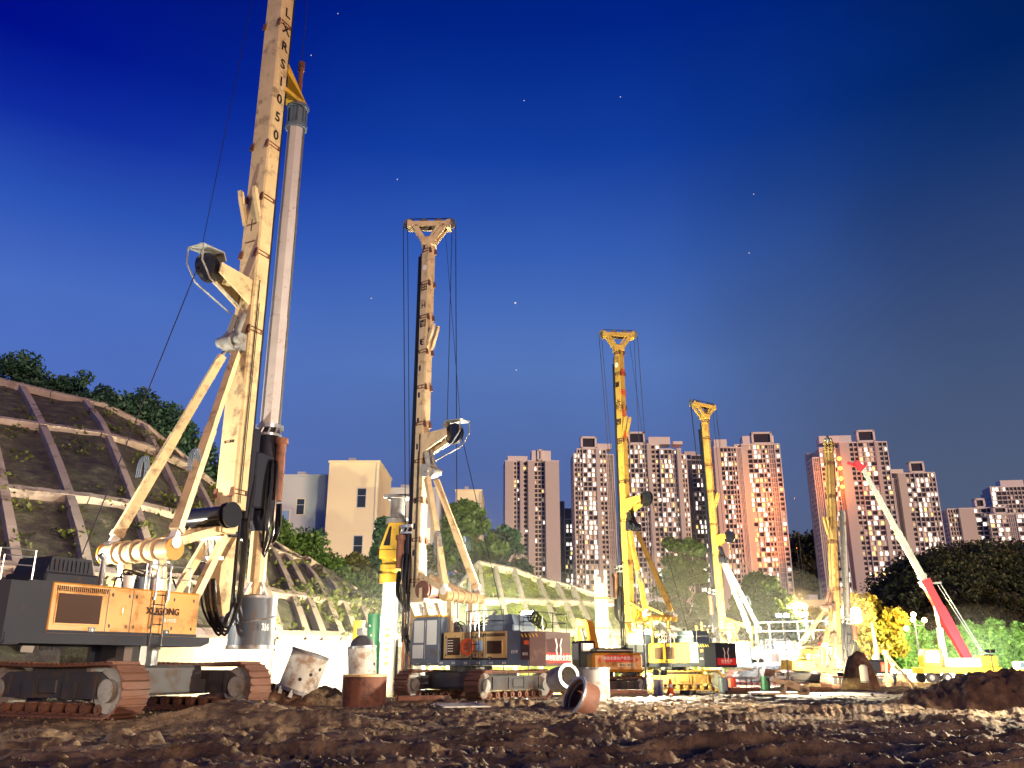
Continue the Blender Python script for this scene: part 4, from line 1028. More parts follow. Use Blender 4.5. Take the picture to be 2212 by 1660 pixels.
tower('tallest tower behind the fifth rig with four orange lamps', 1754, 1912, 958, 386, [(10,'tri',0,3),(12,'pair',.4,1),(10,'balc',0,1),(5,'blank',-1.4,1),(13,'blank',.9,0),(12,'pair',.2,0),(22,'balc',.5,0),(5,'blank',.9,0),(12,'pair',0,0)], crown=[(.12,.55,4.0,False),(.62,.86,6.2,True)], lit=.42, seed=8, rz=-6, yellow=.22)
tower('mid height tower right of the tallest tower', 1912, 2016, 1024, 392, [(16,'quad',-.8,1),(9,'blank',.8,0),(11,'pair',.2,0),(16,'balc',.5,0),(9,'pair',.2,0)], nfl=27, crown=[(.52,.82,5.8,True),(.1,.4,2.5,False)], lit=.45, seed=9, rz=-7)
tower('sliver of a pale tower right of the mid height tower', 2022, 2048, 1150, 520, [(10,'quad',0,0),(4,'blank',.4,0)], nfl=20, lit=.4, seed=10)
tower('wide blank walled tower second from the right edge', 2050, 2142, 1100, 402, [(10,'tri',-.6,0),(14,'blank',.6,0),(18,'balc',.2,0)], nfl=24, crown=[(.62,.85,5,True)], lit=.32, seed=11, rz=-8)
tower('bright tower front right of the blank walled tower', 2140, 2236, 1112, 396, [(14,'balc',0,0),(6,'tri',0,0),(16,'balc',.3,0)], nfl=24, crown=[(.1,.4,4,True)], lit=.5, seed=12, rz=-8)
tower('dim tower rising behind at the right edge', 2142, 2260, 1052, 470, [(8,'balc',0,0),(12,'quad',-.5,0),(10,'balc',0,0)], nfl=28, crown=[(.2,.6,4,False)], lit=.22, seed=13, rz=-8)
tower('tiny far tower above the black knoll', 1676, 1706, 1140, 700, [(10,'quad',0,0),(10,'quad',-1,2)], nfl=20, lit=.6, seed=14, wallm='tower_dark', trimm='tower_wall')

# orange lamps on the tallest tower and the orange floodlit facade
def globe_obj(name, p, r, m, parent=None, n=12):
    q = MB(); vs=[]; fs=[]
    for i in range(n+1):
        for j in range(n): 
            a = math.pi*i/n; b_ = 2*math.pi*j/n; vs.append((p[0]+r*math.sin(a)*math.cos(b_), p[1]+r*math.sin(a)*math.sin(b_), p[2]+r*math.cos(a)))
    for i in range(n):
        for j in range(n): j2=(j+1)%n; fs.append((i*n+j,(i+1)*n+j,(i+1)*n+j2,i*n+j2))
    q.add(vs,fs); return q.build(name, m, parent, smooth=True, recalc=False)
def ptlight(p, energy, col, r=.3, name='lamp_light', parent=None):
    l = bpy.data.lights.new(name,'POINT'); l.energy = energy; l.color = col; l.shadow_soft_size = r
    o = bpy.data.objects.new(name, l); COL.objects.link(o); o.location = p
    if parent: o.parent = parent
    return o
def spot(p, target, energy, col, ang=120, r=.25, blend=.5, parent=None, name='lamp_light'):
    l = bpy.data.lights.new(name,'SPOT'); l.energy = energy; l.color = col; l.shadow_soft_size = r; l.spot_size = R(ang); l.spot_blend = blend
    o = bpy.data.objects.new(name, l); COL.objects.link(o); o.location = p
    d = Vector(target)-Vector(p); o.rotation_euler = d.to_track_quat('-Z','Y').to_euler()
    if parent:
        o.parent = parent
    return o
for i,(px,py) in enumerate(((1813,991),(1815,1012),(1817,1034),(1820,1052))):
    p = at(px,py,524); r = empty('facade_lamp', p); tag(r, 'orange facade lamp, %s of the vertical row on the tallest tower' % ('topmost','second from the top','third from the top','lowest')[i], 'lamp', 'orange lamps on the tower face')
    globe_obj('lamp_globe', (0,0,0), 1.25, 'orange_lamp', r); q = MB(); q.box((-.12,.5,-.12),(.12,22,.12)); q.build('lamp_bracket','tower_dark',r)
    if i in (1,3): ptlight((0,9,0), 9000, (1,.22,.04), .9, parent=r)
for i,(px,py) in enumerate(((1690,1085),(1694,1190))):
    p = at(px,py,522); r = empty('facade_floodlight', (p.x+4,p.y-12,p.z)); tag(r, 'orange floodlight pole washing the tower, %s one' % ('upper','lower')[i], 'floodlight')
    q = MB(); q.box((-.3,-.2,-.3),(.3,.3,.3),.05); q.build('lamp_housing','tower_dark',r)
    q = MB(); q.box((-.32,-.18,-.2),(-.29,.2,.2)); q.build('lamp_lens','orange_lamp',r)
    q = MB(); q.bar((0,.1,-.2),(0,.1,-p.z),.12); q.build('pole','tower_dark',r)
    spot((-.4,0,0), (-18,20,8), 50000, (1,.25,.05), 120, .5, .8, parent=r)

# ================================================================== THE RIGS
def on(px, py, Y): p = at(px,py,Y); return p
K = math
P1 = dict(track_h=1.5, track_L=6.4, track_w=.95, gauge=5.0, uo=.45, uy=-90, deck_z=2.0, hood_z=2.3, hood_h=1.4, x0=-3.9, x1=1.75, half_w=1.5, hood_r=1.55, hood_l=-.6,
  paint='orange', mast_mat='mast_paint', mast_sec=(.75,1.0), mast_x=3.95, mast_bot=7.0, mast_top=33.5, strut_base=(.1,5.25), strut_top=13.6, aux_z=16.0, aux_len=1.7,
  fold=20.3, winch_z=6.6, winch_l=1.15, sw=1.5, kelly_x=5.68, kelly=[(10.6,15.5,.40),(15.5,20.5,.385),(20.5,24.9,.37)], kelly_ribs=True, kelly_n=8, drive=(6.2,10.6), tool=(2.0,3.9,.86), stub_mat='mast_paint',
  pitch=-.3, panel='dark_paint', rail_bright=True, rail_d=.34, kelly_mat='kelly_pale', fold_=0, n_hose=12, winch_mat='rubber', flanges=[7.6,14.2,17.6,20.2,22.8,29.2,31.4], cab_mat='orange', seams=(.345,.505), louvres=((.04,.30,.2,.78),), latches=((.265,.09),(.765,.09)), ladder_x=-.2)
r1 = rig('orange and cream rig nearest at the left with its drill bucket hanging', (-12.5,28.8,.2), 27, P1)
mx_, a_, b_ = 3.95, .75, 1.0
for i,ch in enumerate(['L','X','R','S','1','0','5','0']):
    text(ch, .66, 'black_letter', (mx_, -b_/2-.01, 29.9-i*.93), (1,0,0), (0,0,1), r1, bold=.02)
for i,ch in enumerate(['十','一']): text(ch, .6, 'rust', (mx_-a_/2-.01, 0, 18.9-i*.8), (0,-1,0), (0,0,1), r1)
text('徐工基础', .13, 'black_letter', (mx_-a_/2-.01, 0, 9.6), (0,-1,0), (0,0,1), r1)
text('XUGONG', .29, 'louvre', (.05, -1.53, 3.05), (1,0,0), (0,0,1), r1, bold=.02)
text('XR1050E', .15, 'white_letter', (.3, -1.53, 2.78), (1,0,0), (0,0,1), r1)
text('316', .34, 'white_letter', (5.62-.2, -.90, 2.75), (.98,.2,0), (0,0,1), P1['bucket'], bold=.02)

P2 = dict(track_h=1.3, track_L=5.8, track_w=.85, gauge=4.4, uo=.3, uy=88, deck_z=1.5, hood_z=1.75, hood_h=1.28, x0=-3.7, x1=2.3, half_w=1.5, hood_r=1.0, hood_l=.55,
  paint='tan_paint', mast_mat='mast_paint_old', mast_sec=(.62,.62), mast_x=3.7, mast_bot=5.2, mast_top=25.9, strut_base=(.6,5.0), strut_top=11.6, aux_z=13.3, fold=20,
  winch_z=5.2, winch_mat='rust', kelly_x=4.36, cat_yaw=34, drive_s=.75, arm_s=.7, kelly=[(8.6,24.9,.12)], kelly_mat='dark_paint', drive=(5.0,8.6), cathead=(1.25,1.25,.9), cw='maroon', cw_marks='绿色智造安全发展', panel='slate', skirt='slate',
  cab_x=(.75,2.5), cab_mat='slate', cab_h=2.15, seams=(.33,.36,.66,.69), louvres=((.72,.92,.18,.80),(.08,.30,.22,.66)), latches=((.55,.08),(.26,.06)), holes=[25.3,13,14.5,16,17.6,19.2,10,8.6,7.2], ladder_x2=-1.5, x_=0, rail_d=.16)
P2['x0'] = -3.3
r2 = rig('tan and slate rig with a maroon banner counterweight, second from the left', (-2.0,43.9,.12), -54, P2)
for i,ch in enumerate(['田','H','图','E']): text(ch, .48, 'louvre', (3.7-.02, .315, 22.6-i*1.15), (-1,0,0), (0,0,1), r2, bold=.02)
q = MB(); q.cyl((3.7,.312,23.9),(3.7,.325,23.9),.17,20); q.build('round_badge','white_letter',r2)
text('17', .42, 'louvre', (3.7-.32, -.02, 26.2), (0,-1,0), (0,0,1), r2, bold=.02)
q = MB(); q.ring((-.95,1.52,2.35),(0,1,0),.25,.38,.05,24); o=q.build('lifebuoy_emblem','cone_orange',r2); text('S', .42, 'red_banner', (-.95,1.56,2.35), (-1,0,0),(0,0,1), o, bold=.03)
q = MB(); q.box((-.15,1.5,2.0),(.28,1.53,2.75)); o=q.build('notice_board','sky_blue_card',r2)
for k in range(5): q = MB(); q.box((-.1,1.53,2.62-k*.12),(.22,1.536,2.66-k*.12)); q.build('notice_line','white_letter',o)
q = MB(); q.box((-1.85,1.5,2.15),(-1.5,1.53,2.6)); q.build('notice_board','sky_blue_card',r2)
for k in range(8): text('E13', .13, 'white_letter', (2.1-k*.75,1.545,1.62), (-1,0,0),(0,0,1), r2)
# cable reel and hose rack on the rear deck
q = MB()
for k in range(5): q.ring((-4.3+.12*k, .1+.05*k, 3.35+.1*k),(.3,1,.1*k-.2),.24,.29,.04,18)
q.tube([(-4.0,1.2,3.0),(-4.0,1.2,3.6),(-4.9,1.0,3.6),(-4.9,1.0,3.0)],.025,6); q.build('hose_rack','black',r2)

P3 = dict(P2); P3.update(paint='yellow', mast_mat='mast_yellow', cw='dark_paint', skirt='dark_paint', panel='slate', cab_mat='slate', cw_marks='安全生产', louvres=((.34,.55,.18,.8),(.62,.83,.18,.8)), fine=False, kelly_x=4.36, cat_yaw=58, arm_s=.5, no_guard=True, winch_mat='yellow', roll=0, saddle='dark_paint', arm_mat='mast_yellow', track_mats=('mud_yellow','mud_yellow'), mast_top=26.3, uy=60, rail_bright=True, holes=None, half_w=1.45, flanges=[5.9,8.9,12,15,18.3,21,23.8,25.6])
r3 = rig('yellow rig with vertical lettering on its mast in the middle', (10.85,62.0,.05), -36, P3)
for i,ch in enumerate(['保','利','五','集']): text(ch, .62, 'red_banner', (3.7-.315, -.02, 23.9-i*1.7), (0,-1,0), (0,0,1), r3, bold=.015)
for i,ch in enumerate(['■','六','国','田']): text(ch, .55, 'louvre', (3.7, .315, 22.9-i*1.55), (-1,0,0), (0,0,1), r3, bold=.02)
q = MB(); q.cyl((3.7,.312,24.6),(3.7,.325,24.6),.22,20); q.build('round_badge','white_letter',r3)

P4 = dict(P3); P4.update(paint='white_paint', panel='white_paint', cw='dark_paint', cw_marks='安全', mast_top=26.4, roll=-1.9, cat_mat='mast_yellow', cathead=(1.7,1.5,.9), cat_yaw=70, no_guard=True, aux_z=13.6, aux_len=.9, strut_mat='white_paint', arm_mat='yellow', fold=18.0, track_mats=('track_steel','track_frame'), uy=75)
r4 = rig('yellow mast rig with a white hood and railings, fourth from the left', (23.5,83.7,0), -56, P4)
q = MB(); rail(q, [(-6.5,1.4),(.0,1.4)], 3.9, 1.6, .05, 1.3); q.build('platform_railing','white_paint',r4)

P5 = dict(P2); P5.update(paint='yellow', mast_mat='mast_dull', cw='yellow', skirt='yellow', panel='yellow', cab_mat='yellow', cw_marks=None, fine=False, mast_top=20.5, mast_bot=1.6, mast_sec=(.62,.62), arm_s=.5, mast_x=3.0, kelly_x=4.4, kelly=[(5.0,15.0,.30)], kelly_mat='steel', drive=(2.6,5.6), cathead=(1.2,.5,.5), cat_mat='mast_dull', no_aux=True, aux_z=12, strut_top=6.5, strut_base=(.2,3.2), winch_z=3.9, saddle='rust', holes=None, hood_h=.7, cw_top=1.9, x0=-.9, half_w=1.1, fold=14, uy=28, cab_h=1.5, roll=0, track_h=1.0, deck_z=1.15, hood_z=1.35, flanges=[4,8,12,16,19], arm_mat='mast_dull')
r5 = rig('ochre mast rig leaning right in front of the tallest tower', (24.3,73.4,.05), 62, P5)
r5.rotation_euler = (0, 0, R(90-62)); r5.rotation_euler = (Matrix.Rotation(R(4.5),4,'Y') @ Matrix.Rotation(R(28),4,'Z')).to_euler()

# ------------------------------------------------------------------ excavator with red banner, rear view
def excavator(label, pos, rz, sc=1, pm='orange', banner=None, small=False, name='excavator'):
    root = empty(name, pos, rz=R(rz)); tag(root, label, 'excavator'); root.scale = (sc,sc,sc)
    for s_ in (-1,1): crawler(root, 0, s_*1.2, 4.2, 1.0, .6, R(-62 if not small else -20), s_, fine=False)
    b = MB(); b.cyl((0,0,.8),(0,0,1.2),.6,20); b.box((-.8,-1,.5),(.8,1,.85),.05); b.build('undercarriage','track_frame',root)
    b = MB(); b.prism([(-2.3,-1.45),(-2.0,-1.5),(1.3,-1.5),(1.3,1.5),(-2.0,1.5),(-2.3,1.45)],1.2,1.4,'z'); b.build('deck_frame','dark_paint',root)
    b = MB(); b.box((-2.45,-1.48,1.25),(-1.4,1.48,2.25),.14); cw = b.build('counterweight',pm,root)
    if banner:
        q = MB(); q.box((-2.462,-.85,1.78),(-2.452,.80,2.12)); q.build('red_banner','red_banner',cw)
        text(banner,.20,'white_letter',(-2.47,0,1.95),(0,-1,0),(0,0,1),cw,bold=.01)
        q = MB(); q.box((-2.462,-.95,1.5),(-2.452,.05,1.70)); q.build('plate','cream',cw)
        text('限高三米五',.15,'louvre',(-2.47,-.45,1.6),(0,-1,0),(0,0,1),cw)
        for s_ in (-1,1): q = MB(); q.prism([(s_*1.0,1.75),(s_*1.3,1.95),(s_*1.15,1.9),(s_*1.05,2.05)],-2.47,-2.452,'x'); q.build('arrow_mark','red_banner',cw)
    b = MB(); b.box((-1.39,-1.35,1.41),(.9,-.4,2.2),.06); b.box((-1.39,-.4,1.41),(.2,1.3,2.35),.06); b.build('engine_hood','dark_paint',root)
    b = MB(); b.box((-2.2,-1.1,2.26),(-1.2,1.2,2.5),.08); b.build('hood_cover','black',root)
    b = MB(); b.box((.1,.35,1.4),(1.5,1.35,2.95),.08); c = b.build('cab','dark_paint' if not small else pm,root)
    for (p,q_) in (((.25,1.352,1.9),(1.35,1.365,2.8)),((.086,.5,2.1),(.098,1.2,2.8)),((1.502,.5,1.7),(1.515,1.2,2.8))):
        w_ = MB(); w_.box(p,q_); w_.build('cab_window','glass_lit_pale',c)
    b = MB(); b.bar((1.2,-.2,1.6),(2.6,-.2,4.0),.38,.5); b.bar((2.6,-.2,4.0),(4.4,-.2,4.2),.36,.42); b.build('boom',pm,root)
    b = MB(); b.bar((4.3,-.2,4.4),(5.0,-.2,1.9),.3,.36); b.build('arm',pm,root)
    b = MB(); b.cyl((1.6,-.5,1.8),(3.2,-.5,3.7),.08,10); b.cyl((1.6,.1,1.8),(3.2,.1,3.7),.08,10); b.build('boom_cylinder','bright_steel',root)
    b = MB(); b.prism([(4.7,2.0),(5.3,1.9),(5.5,1.2),(5.0,.6),(4.3,.7),(4.4,1.0),(4.9,1.1)],-.7,.3); b.build('bucket','steel',root)
    b = MB(); b.tube([(-.2,1.25,2.35),(-.2,1.25,2.8)],.03,6); b.build('antenna','black',root)
    return root
pe = at(1335,1500,50)
excavator('orange excavator seen from behind with a red banner on its counterweight', (pe.x-.65,51.5,0.05), 105, 1.0, 'orange', '德信丰厚共产党领人')
pe = at(1868,1475,74)
excavator('small orange red excavator right of the ochre mast', (pe.x+.6,76,0), 200, .85, 'red_paint', None, True)

# ------------------------------------------------------------------ casing driver left of the second rig
pc = at(835,1460,47.5)
root = empty('casing_driver', (pc.x,47.5,0)); tag(root,'tall white casing pipe with yellow clamp head and cabin left of the second rig','casing driver')
q = MB(); q.tube([(0,0,-.1),(0,0,6.2)],.42,28); q.build('casing_pipe','white_paint',root,smooth=True)
q = MB()
for z,h,rr in ((5.9,.45,.62),(6.35,.2,.5),(6.55,.3,.6),(6.9,.25,.52)): q.cyl((0,0,z),(0,0,z+h),rr,28)
q.box((-.3,-.72,6.6),(.95,.3,6.8)); q.build('clamp_collar','yellow',root,smooth=True)
q = MB(); q.box((-.62,-.6,7.15),(1.0,.7,7.65),.05); q.build('head_frame','yellow',root)
q = MB(); q.prism([(-.62,7.66),(1.0,7.66),(1.0,9.1),(-.15,9.1)],-.55,.6); cb=q.build('cabin','yellow',root)
q = MB(); q.prism([(-.42,7.85),(-.05,7.85),(.0,8.9),(-.10,8.9)],-.565,-.553); q.box((.42,-.565,7.8),(.75,-.553,8.95)); q.build('cabin_window','black',cb)
q = MB(); q.cyl((.25,0,9.1),(.25,0,9.35),.68,24); q.cyl((.25,0,9.35),(.25,0,10.5),.42,24); q.cyl((.25,0,10.5),(.25,0,10.6),.62,24); q.box((-.6,-.25,10.6),(1.9,.3,10.75)); q.build('swivel_head','grey_paint',root,smooth=True)
q = MB(); q.tube([(.85,-.1,0),(.85,-.1,7.4)],.09,10); q.tube([(1.15,.2,0),(1.15,.2,7.4)],.09,10); q.build('guide_column','rust',root)
q = MB()
for dx in (1.5,1.95): q.tube([(dx,-.6,2.2),(dx,-.6,7.6)],.04,6)
for k in range(15): q.tube([(1.5,-.6,2.5+.35*k),(1.95,-.6,2.5+.35*k)],.028,6)
q.build('ladder','white_paint',root)
q = MB()
for k in range(6): q.box((-.12,-.425,3.4-k*.35),(.12,-.42,3.5-k*.35+.08*(k%2)))
q.build('stencil_marks','tank_yellow',root)
# power pack
root = empty('power_pack', at(868,1450,48.5)*1); root.location.z = 0; tag(root,'pale green power pack glowing white beside the casing pipe','power pack')
q = MB(); q.box((-.45,-.6,.3),(1.1,1.6,3.0),.05); q.build('cabinet','white_paint',root)
q = MB(); q.box((-.35,-.62,.8),(.25,-.603,2.6)); 
for k in range(12): q.bar((-.3,-.63,.9+k*.14),(.2,-.63,.9+k*.14),.03,.02)
q.build('louvre_panel','grey_paint',root)
q = MB(); q.box((-.5,-.7,0),(1.2,1.7,.3)); q.build('skid','rust',root)

# ------------------------------------------------------------------ loose things on the mud
def cylthing(name, label, cat, px, py, Y, r, h, m, group=None, tilt=(0,0), n=30, rim='steel'):
    p = at(px,py,Y); z = gz(p.x,Y)
    root = empty(name,(p.x,Y,max(p.z,z)-.05)); tag(root,label,cat,group); root.rotation_euler=(R(tilt[0]),R(tilt[1]),0)
    return root
r_ = cylthing('casing_tube','upright yellow casing tube standing behind the drill buckets','casing tube',772,1420,50,.3,2,'tank_yellow','coloured casing tubes'); r_.location.z=0
q = MB(); q.tube([(0,0,0),(0,0,at(772,1343,50).z)],.33,26); q.build('tube_shell','tank_yellow',r_,smooth=True)
q = MB(); q.ring((0,0,at(772,1343,50).z),(0,0,1),.28,.35,.06,26); q.build('tube_rim','yellow',r_)
r_ = cylthing('casing_tube','upright green casing tube left of the white casing pipe','casing tube',806,1420,48,.3,2,'green_paint','coloured casing tubes'); r_.location.z=0
zz = at(806,1328,48).z; q = MB(); q.tube([(0,0,0),(0,0,zz)],.38,28); q.build('tube_shell','green_paint',r_,smooth=True)
q = MB(); q.ring((0,0,zz),(0,0,1),.33,.40,.06,26); q.build('tube_rim','green_paint',r_)
for k in range(3): q = MB(); q.cyl((-.2+.1*k,-.39,zz-.6-k*.5),(-.2+.1*k,-.33,zz-.6-k*.5),.04,8); q.build('bolt','white_letter',r_)

def bucket(label, px, pyb, Y, r, h, m, tilt, cone=True, seed=0):
    p = at(px,pyb,Y); root = empty('drill_bucket',(p.x,Y,p.z-.05)); tag(root,label,'drill bucket','drill buckets resting on the mud'); root.rotation_euler=(R(tilt[0]),R(tilt[1]),R(seed*30))
    q = MB(); q.tube([(0,0,0),(0,0,h)],r,32); b = q.build('bucket_shell',m,root,smooth=True)
    q = MB(); q.ring((0,0,h),(0,0,1),r-.05,r+.03,.1,32); q.build('bucket_rim','steel',b); q = MB(); q.ring((0,0,.05),(0,0,1),r-.05,r+.03,.14,32); q.build('bucket_rim','steel',b)
    if cone:
        q = MB(); q.tube([(0,0,h),(0,0,h+.3),(0,0,h+.48)],[r*.96,r*.72,r*.3],24); q.build('domed_lid','track_frame',root,smooth=True)
        q = MB(); q.bar((-r*.8,0,h),(0,0,h+.62),.07,.09); q.bar((r*.8,0,h),(0,0,h+.62),.07,.09); q.box((-.16,-.16,h+.5),(.16,.16,h+.8)); q.build('bucket_yoke','steel',root)
    for k in range(9): a = k*.7; q = MB(); q.prism([(r*math.cos(a)-.08,-.2),(r*math.cos(a)+.08,-.2),(r*math.cos(a)+.05,.08),(r*math.cos(a)-.05,.08)], r*math.sin(a)-.04, r*math.sin(a)+.04); q.build('cutting_tooth','bright_steel',root)
    for k in range(3): a = -1.9+k*.45; q = MB(); q.cyl((r*math.cos(a)*.99,r*math.sin(a)*.99,h*(.35+.18*k)),(r*math.cos(a)*1.01,r*math.sin(a)*1.01,h*(.35+.18*k)),.07,10); q.build('drain_hole','black',b)
    return root
bucket('pale drill bucket leaning on its teeth in front of the white wall', 640,1492,35.5,.74,1.5,'bucket_pale',(8,16),False,1)
bucket('upright pale drill bucket with a dark domed lid', 783,1478,38.5,.60,1.55,'bucket_pale',(-3,-2),True,2)
# dark red steel casing ring in front
p = at(786,1532,33); root = empty('casing_ring',(p.x,33,p.z-.05)); tag(root,'squat dark maroon casing ring in front of the upright bucket','casing ring','short steel casings on the mud')
q = MB(); q.ring((0,0,.6),(0,0,1),.66,.78,1.22,36); q.build('ring_wall','rust',root,smooth=True); q = MB(); q.ring((0,0,1.2),(0,0,1),.64,.81,.08,36); q.build('ring_rim','cream',root); q = MB(); q.box((-.82,-.06,.05),(-.74,.06,1.2)); q.build('ring_key','steel',root)
# tilted open bucket
p = at(1243,1532,31.5); root = empty('open_bucket',(p.x,31.5,p.z+.42)); tag(root,'tilted open mouthed bucket with a bright steel rim facing left','bucket','short steel casings on the mud'); root.rotation_euler=(R(0),R(-66),R(24))
q = MB(); q.tube([(0,0,-.65),(0,0,0)],[.52,.66],32,False); q.ring((0,0,-.3),(0,0,1),.56,.64,.62,32); q.build('bucket_shell','rust',root,smooth=True)
q = MB(); q.ring((0,0,.03),(0,0,1),.60,.70,.08,32); q.build('bucket_rim','bright_steel',root); q = MB(); q.ring((0,0,-.12),(0,0,1),.50,.58,.05,32); q.build('inner_rim','steel',root)
q = MB(); q.cyl((0,0,-.6),(0,0,-.55),.5,28); q.bar((-.5,0,-.5),(.5,0,-.5),.08,.1); q.build('bucket_floor','track_frame',root)
p = at(1285,1503,33.5); root = empty('concrete_pipe',(p.x,33.5,p.z-.05)); tag(root,'stained brown pipe section behind the tilted bucket','pipe','short steel casings on the mud')
q = MB(); q.ring((0,0,.5),(0,0,1),.48,.56,1.0,32); q.build('pipe_wall','bucket_pale',root,smooth=True); q = MB(); q.ring((0,0,1.0),(0,0,1),.46,.59,.08,32); q.build('pipe_rim','steel',root)
p = at(1215,1490,38); root = empty('concrete_pipe',(p.x,38,p.z)); root.rotation_euler=(R(80),0,R(30)); root.location.z+=.45; tag(root,'grey pipe lying on its side left of the tilted bucket','pipe','short steel casings on the mud')
q = MB(); q.ring((0,0,0),(0,0,1),.40,.5,1.0,28); q.build('pipe_wall','bucket_pale',root,smooth=True); q = MB(); q.ring((0,0,.5),(0,0,1),.38,.53,.06,28); q.build('pipe_rim','steel',root)
# steel plates; the long sheet by the ochre rig stands in for lit ground
for i,(px,py,Y,w_,d_,rz,lb) in enumerate(((1000,1524,31.5,1.7,1.1,20,'muddy steel plate lying in front of the second rig'),(985,1512,35,1.8,.8,-15,'thin steel plate half buried left of the second rig track'),(1835,1496,52,4.5,2.2,3,'long pale sheet painting in lit ground in front of the ochre rig'),(1680,1503,48,3.0,.7,-4,'pale steel plate under the yellow link arm'),(1480,1478,57,3.6,1.0,5,'yellow lit plate beneath the third rig'))):
    p = at(px,py,Y); root = empty('steel_plate',(p.x,Y,gz(p.x,Y)+.10),rz=R(rz)); tag(root,lb,'steel plate','steel plates laid on the mud')
    q = MB(); q.box((-w_/2,-d_/2,0),(w_/2,d_/2,.05),.01); q.build('plate','bucket_pale',root); root.rotation_euler.x=R(3)
    q = MB(); q.ring((w_/2-.15,0,.07),(0,1,0),.05,.08,.03,12); q.build('lifting_eye','steel',root)
# yellow link arm
p = at(1705,1500,46); root = empty('link_arm',(p.x,46,p.z),rz=R(10)); tag(root,'pale yellow pierced link arm lying on the mud','link arm')
q = MB()
for y0,y1 in ((-.18,-.1),(.1,.18)):
    q.bar((-1.0,(y0+y1)/2,.72),(.2,(y0+y1)/2,.45),.08,.2); q.bar((-.1,(y0+y1)/2,.55),(.75,(y0+y1)/2,.2),.08,.34); q.bar((-.35,(y0+y1)/2,.0),(-.2,(y0+y1)/2,.55),.08,.16); q.ring((.78,(y0+y1)/2,.2),(0,1,0),.12,.27,.08,20); q.bar((-1.5,(y0+y1)/2,.03),(.7,(y0+y1)/2,.03),.08,.1)
q.build('link_plate','cream',root); q = MB(); q.cyl((-1.0,-.2,.72),(-1.0,.2,.72),.1,12); q.cyl((.78,-.25,.2),(.78,.25,.2),.11,12); q.build('link_pin','steel',root)
# cone
p = at(1447,1462,53); root = empty('traffic_cone',(p.x,53,gz(p.x,53)+.02)); tag(root,'orange traffic cone in front of the yellow rig','traffic cone')
q = MB(); q.tube([(0,0,.03),(0,0,.9)],[.22,.05],18); q.build('cone_body','cone_orange',root,smooth=True); q = MB(); q.box((-.27,-.27,0),(.27,.27,.04),.01); q.build('cone_base','cone_orange',root); q = MB(); q.tube([(0,0,.42),(0,0,.6)],[.150,.115],18); q.build('cone_band','white_letter',root,smooth=True)

# dirt piles
def pile(label, cx, cy, sx_, sy_, h, seed, res=.09, m='clod', rough=.3):
    nx = int(2*sx_*1.5/res); ny = int(2*sy_*1.5/res); xs = np.linspace(-1.5*sx_,1.5*sx_,nx); ys = np.linspace(-1.5*sy_,1.5*sy_,ny); X,Y = np.meshgrid(xs,ys)
    rr = np.hypot(X/sx_, Y/sy_); hh = h*np.clip(1.15-rr**2.2,-.6,1)**1.0
    hh = hh + (ridged(X/.7+seed, Y/.6, 3, seed)-.5)*rough*2*np.clip(1.3-rr,0,1)**.5 + (fbm(X/.22+seed,Y/.2,3,seed+3)-.5)*rough*.9 + (fbm(X/1.8, Y/1.8, 2, seed+9)-.5)*h*.5
    hh = np.where(rr>1.25, -.6, hh)
    V = np.stack([X.ravel(),Y.ravel(),hh.ravel()],1); i = np.arange(ny-1)[:,None]*nx; j = np.arange(nx-1)[None,:]
    Fq = np.stack([i+j,i+j+1,i+nx+j+1,i+nx+j],-1).reshape(-1,4)
    o = npmesh('dirt_pile',V,Fq,m); o.location=(cx,cy,gz(cx,cy)-.1); tag(o,label,'dirt pile','heaps of dug earth'); return o
pile('long cloddy brown earth heap at the right edge',21.0,35.5,6.2,1.8,1.25,5,.09,rough=.32)
pile('dark pointed earth heap behind the white drum',23.7,61.5,1.3,1.0,2.3,8,.09)
pile('low dark earth heap under the pale drill buckets',-9.3,36.0,3.2,1.3,.5,11,.09)
pile('small rubbly earth clump in front of the nearest rig tracks',-7.9,19.2,1.0,.5,.42,13,.05,'mud',.2)
pile('earth clods around the foot of the tilted bucket',2.0,33.2,2.2,.8,.35,15,.07,'mud',.25)
pile('rubble strip in front of the second rig tracks',-1.6,36.0,4.2,1.0,.32,17,.08,'mud',.3)
# white drum
p = at(1864,1482,60); root = empty('white_drum',(p.x,59.6,gz(p.x,60)+.5)); tag(root,'round topped white drum leaning on the dark pointed heap','drum')
q = MB(); q.tube([(0,0,0),(0,0,1.0),(0,0,1.12)],[.26,.26,.12],20); q.build('drum_body','white_paint',root,smooth=True); q=MB(); q.ring((0,0,.05),(0,0,1),.2,.28,.06,20); q.build('drum_hoop','grey_paint',root)

# loose stones (more than one could count)
rng = np.random.default_rng(3); V=[]; Fs=[]; base = [(1,0,0),(-1,0,0),(0,1,0),(0,-1,0),(0,0,1),(0,0,-1)]; fc = [(0,2,4),(2,1,4),(1,3,4),(3,0,4),(2,0,5),(1,2,5),(3,1,5),(0,3,5)]
N_=6500; r_s = 11*np.exp(rng.random(N_)*math.log(60/11)); a_s = rng.uniform(-R(34),R(34),N_); xs = r_s*np.sin(a_s); ys = r_s*np.cos(a_s); zs = ground_h(xs,ys)
for k in range(N_):
    s = .022*(1+rng.exponential(.9)); o = len(V); jj = rng.uniform(.6,1.3,(6,3))
    for i,bv in enumerate(base): V.append((xs[k]+bv[0]*s*jj[i][0], ys[k]+bv[1]*s*jj[i][1], zs[k]+bv[2]*s*.8*jj[i][2]+s*.3))
    Fs += [(a+o,b+o,c+o) for a,b,c in fc]
o = npmesh('loose_stones',V,Fs,'mud'); tag(o,'scattered clods and pebbles over the muddy ground','stones',kind='stuff')

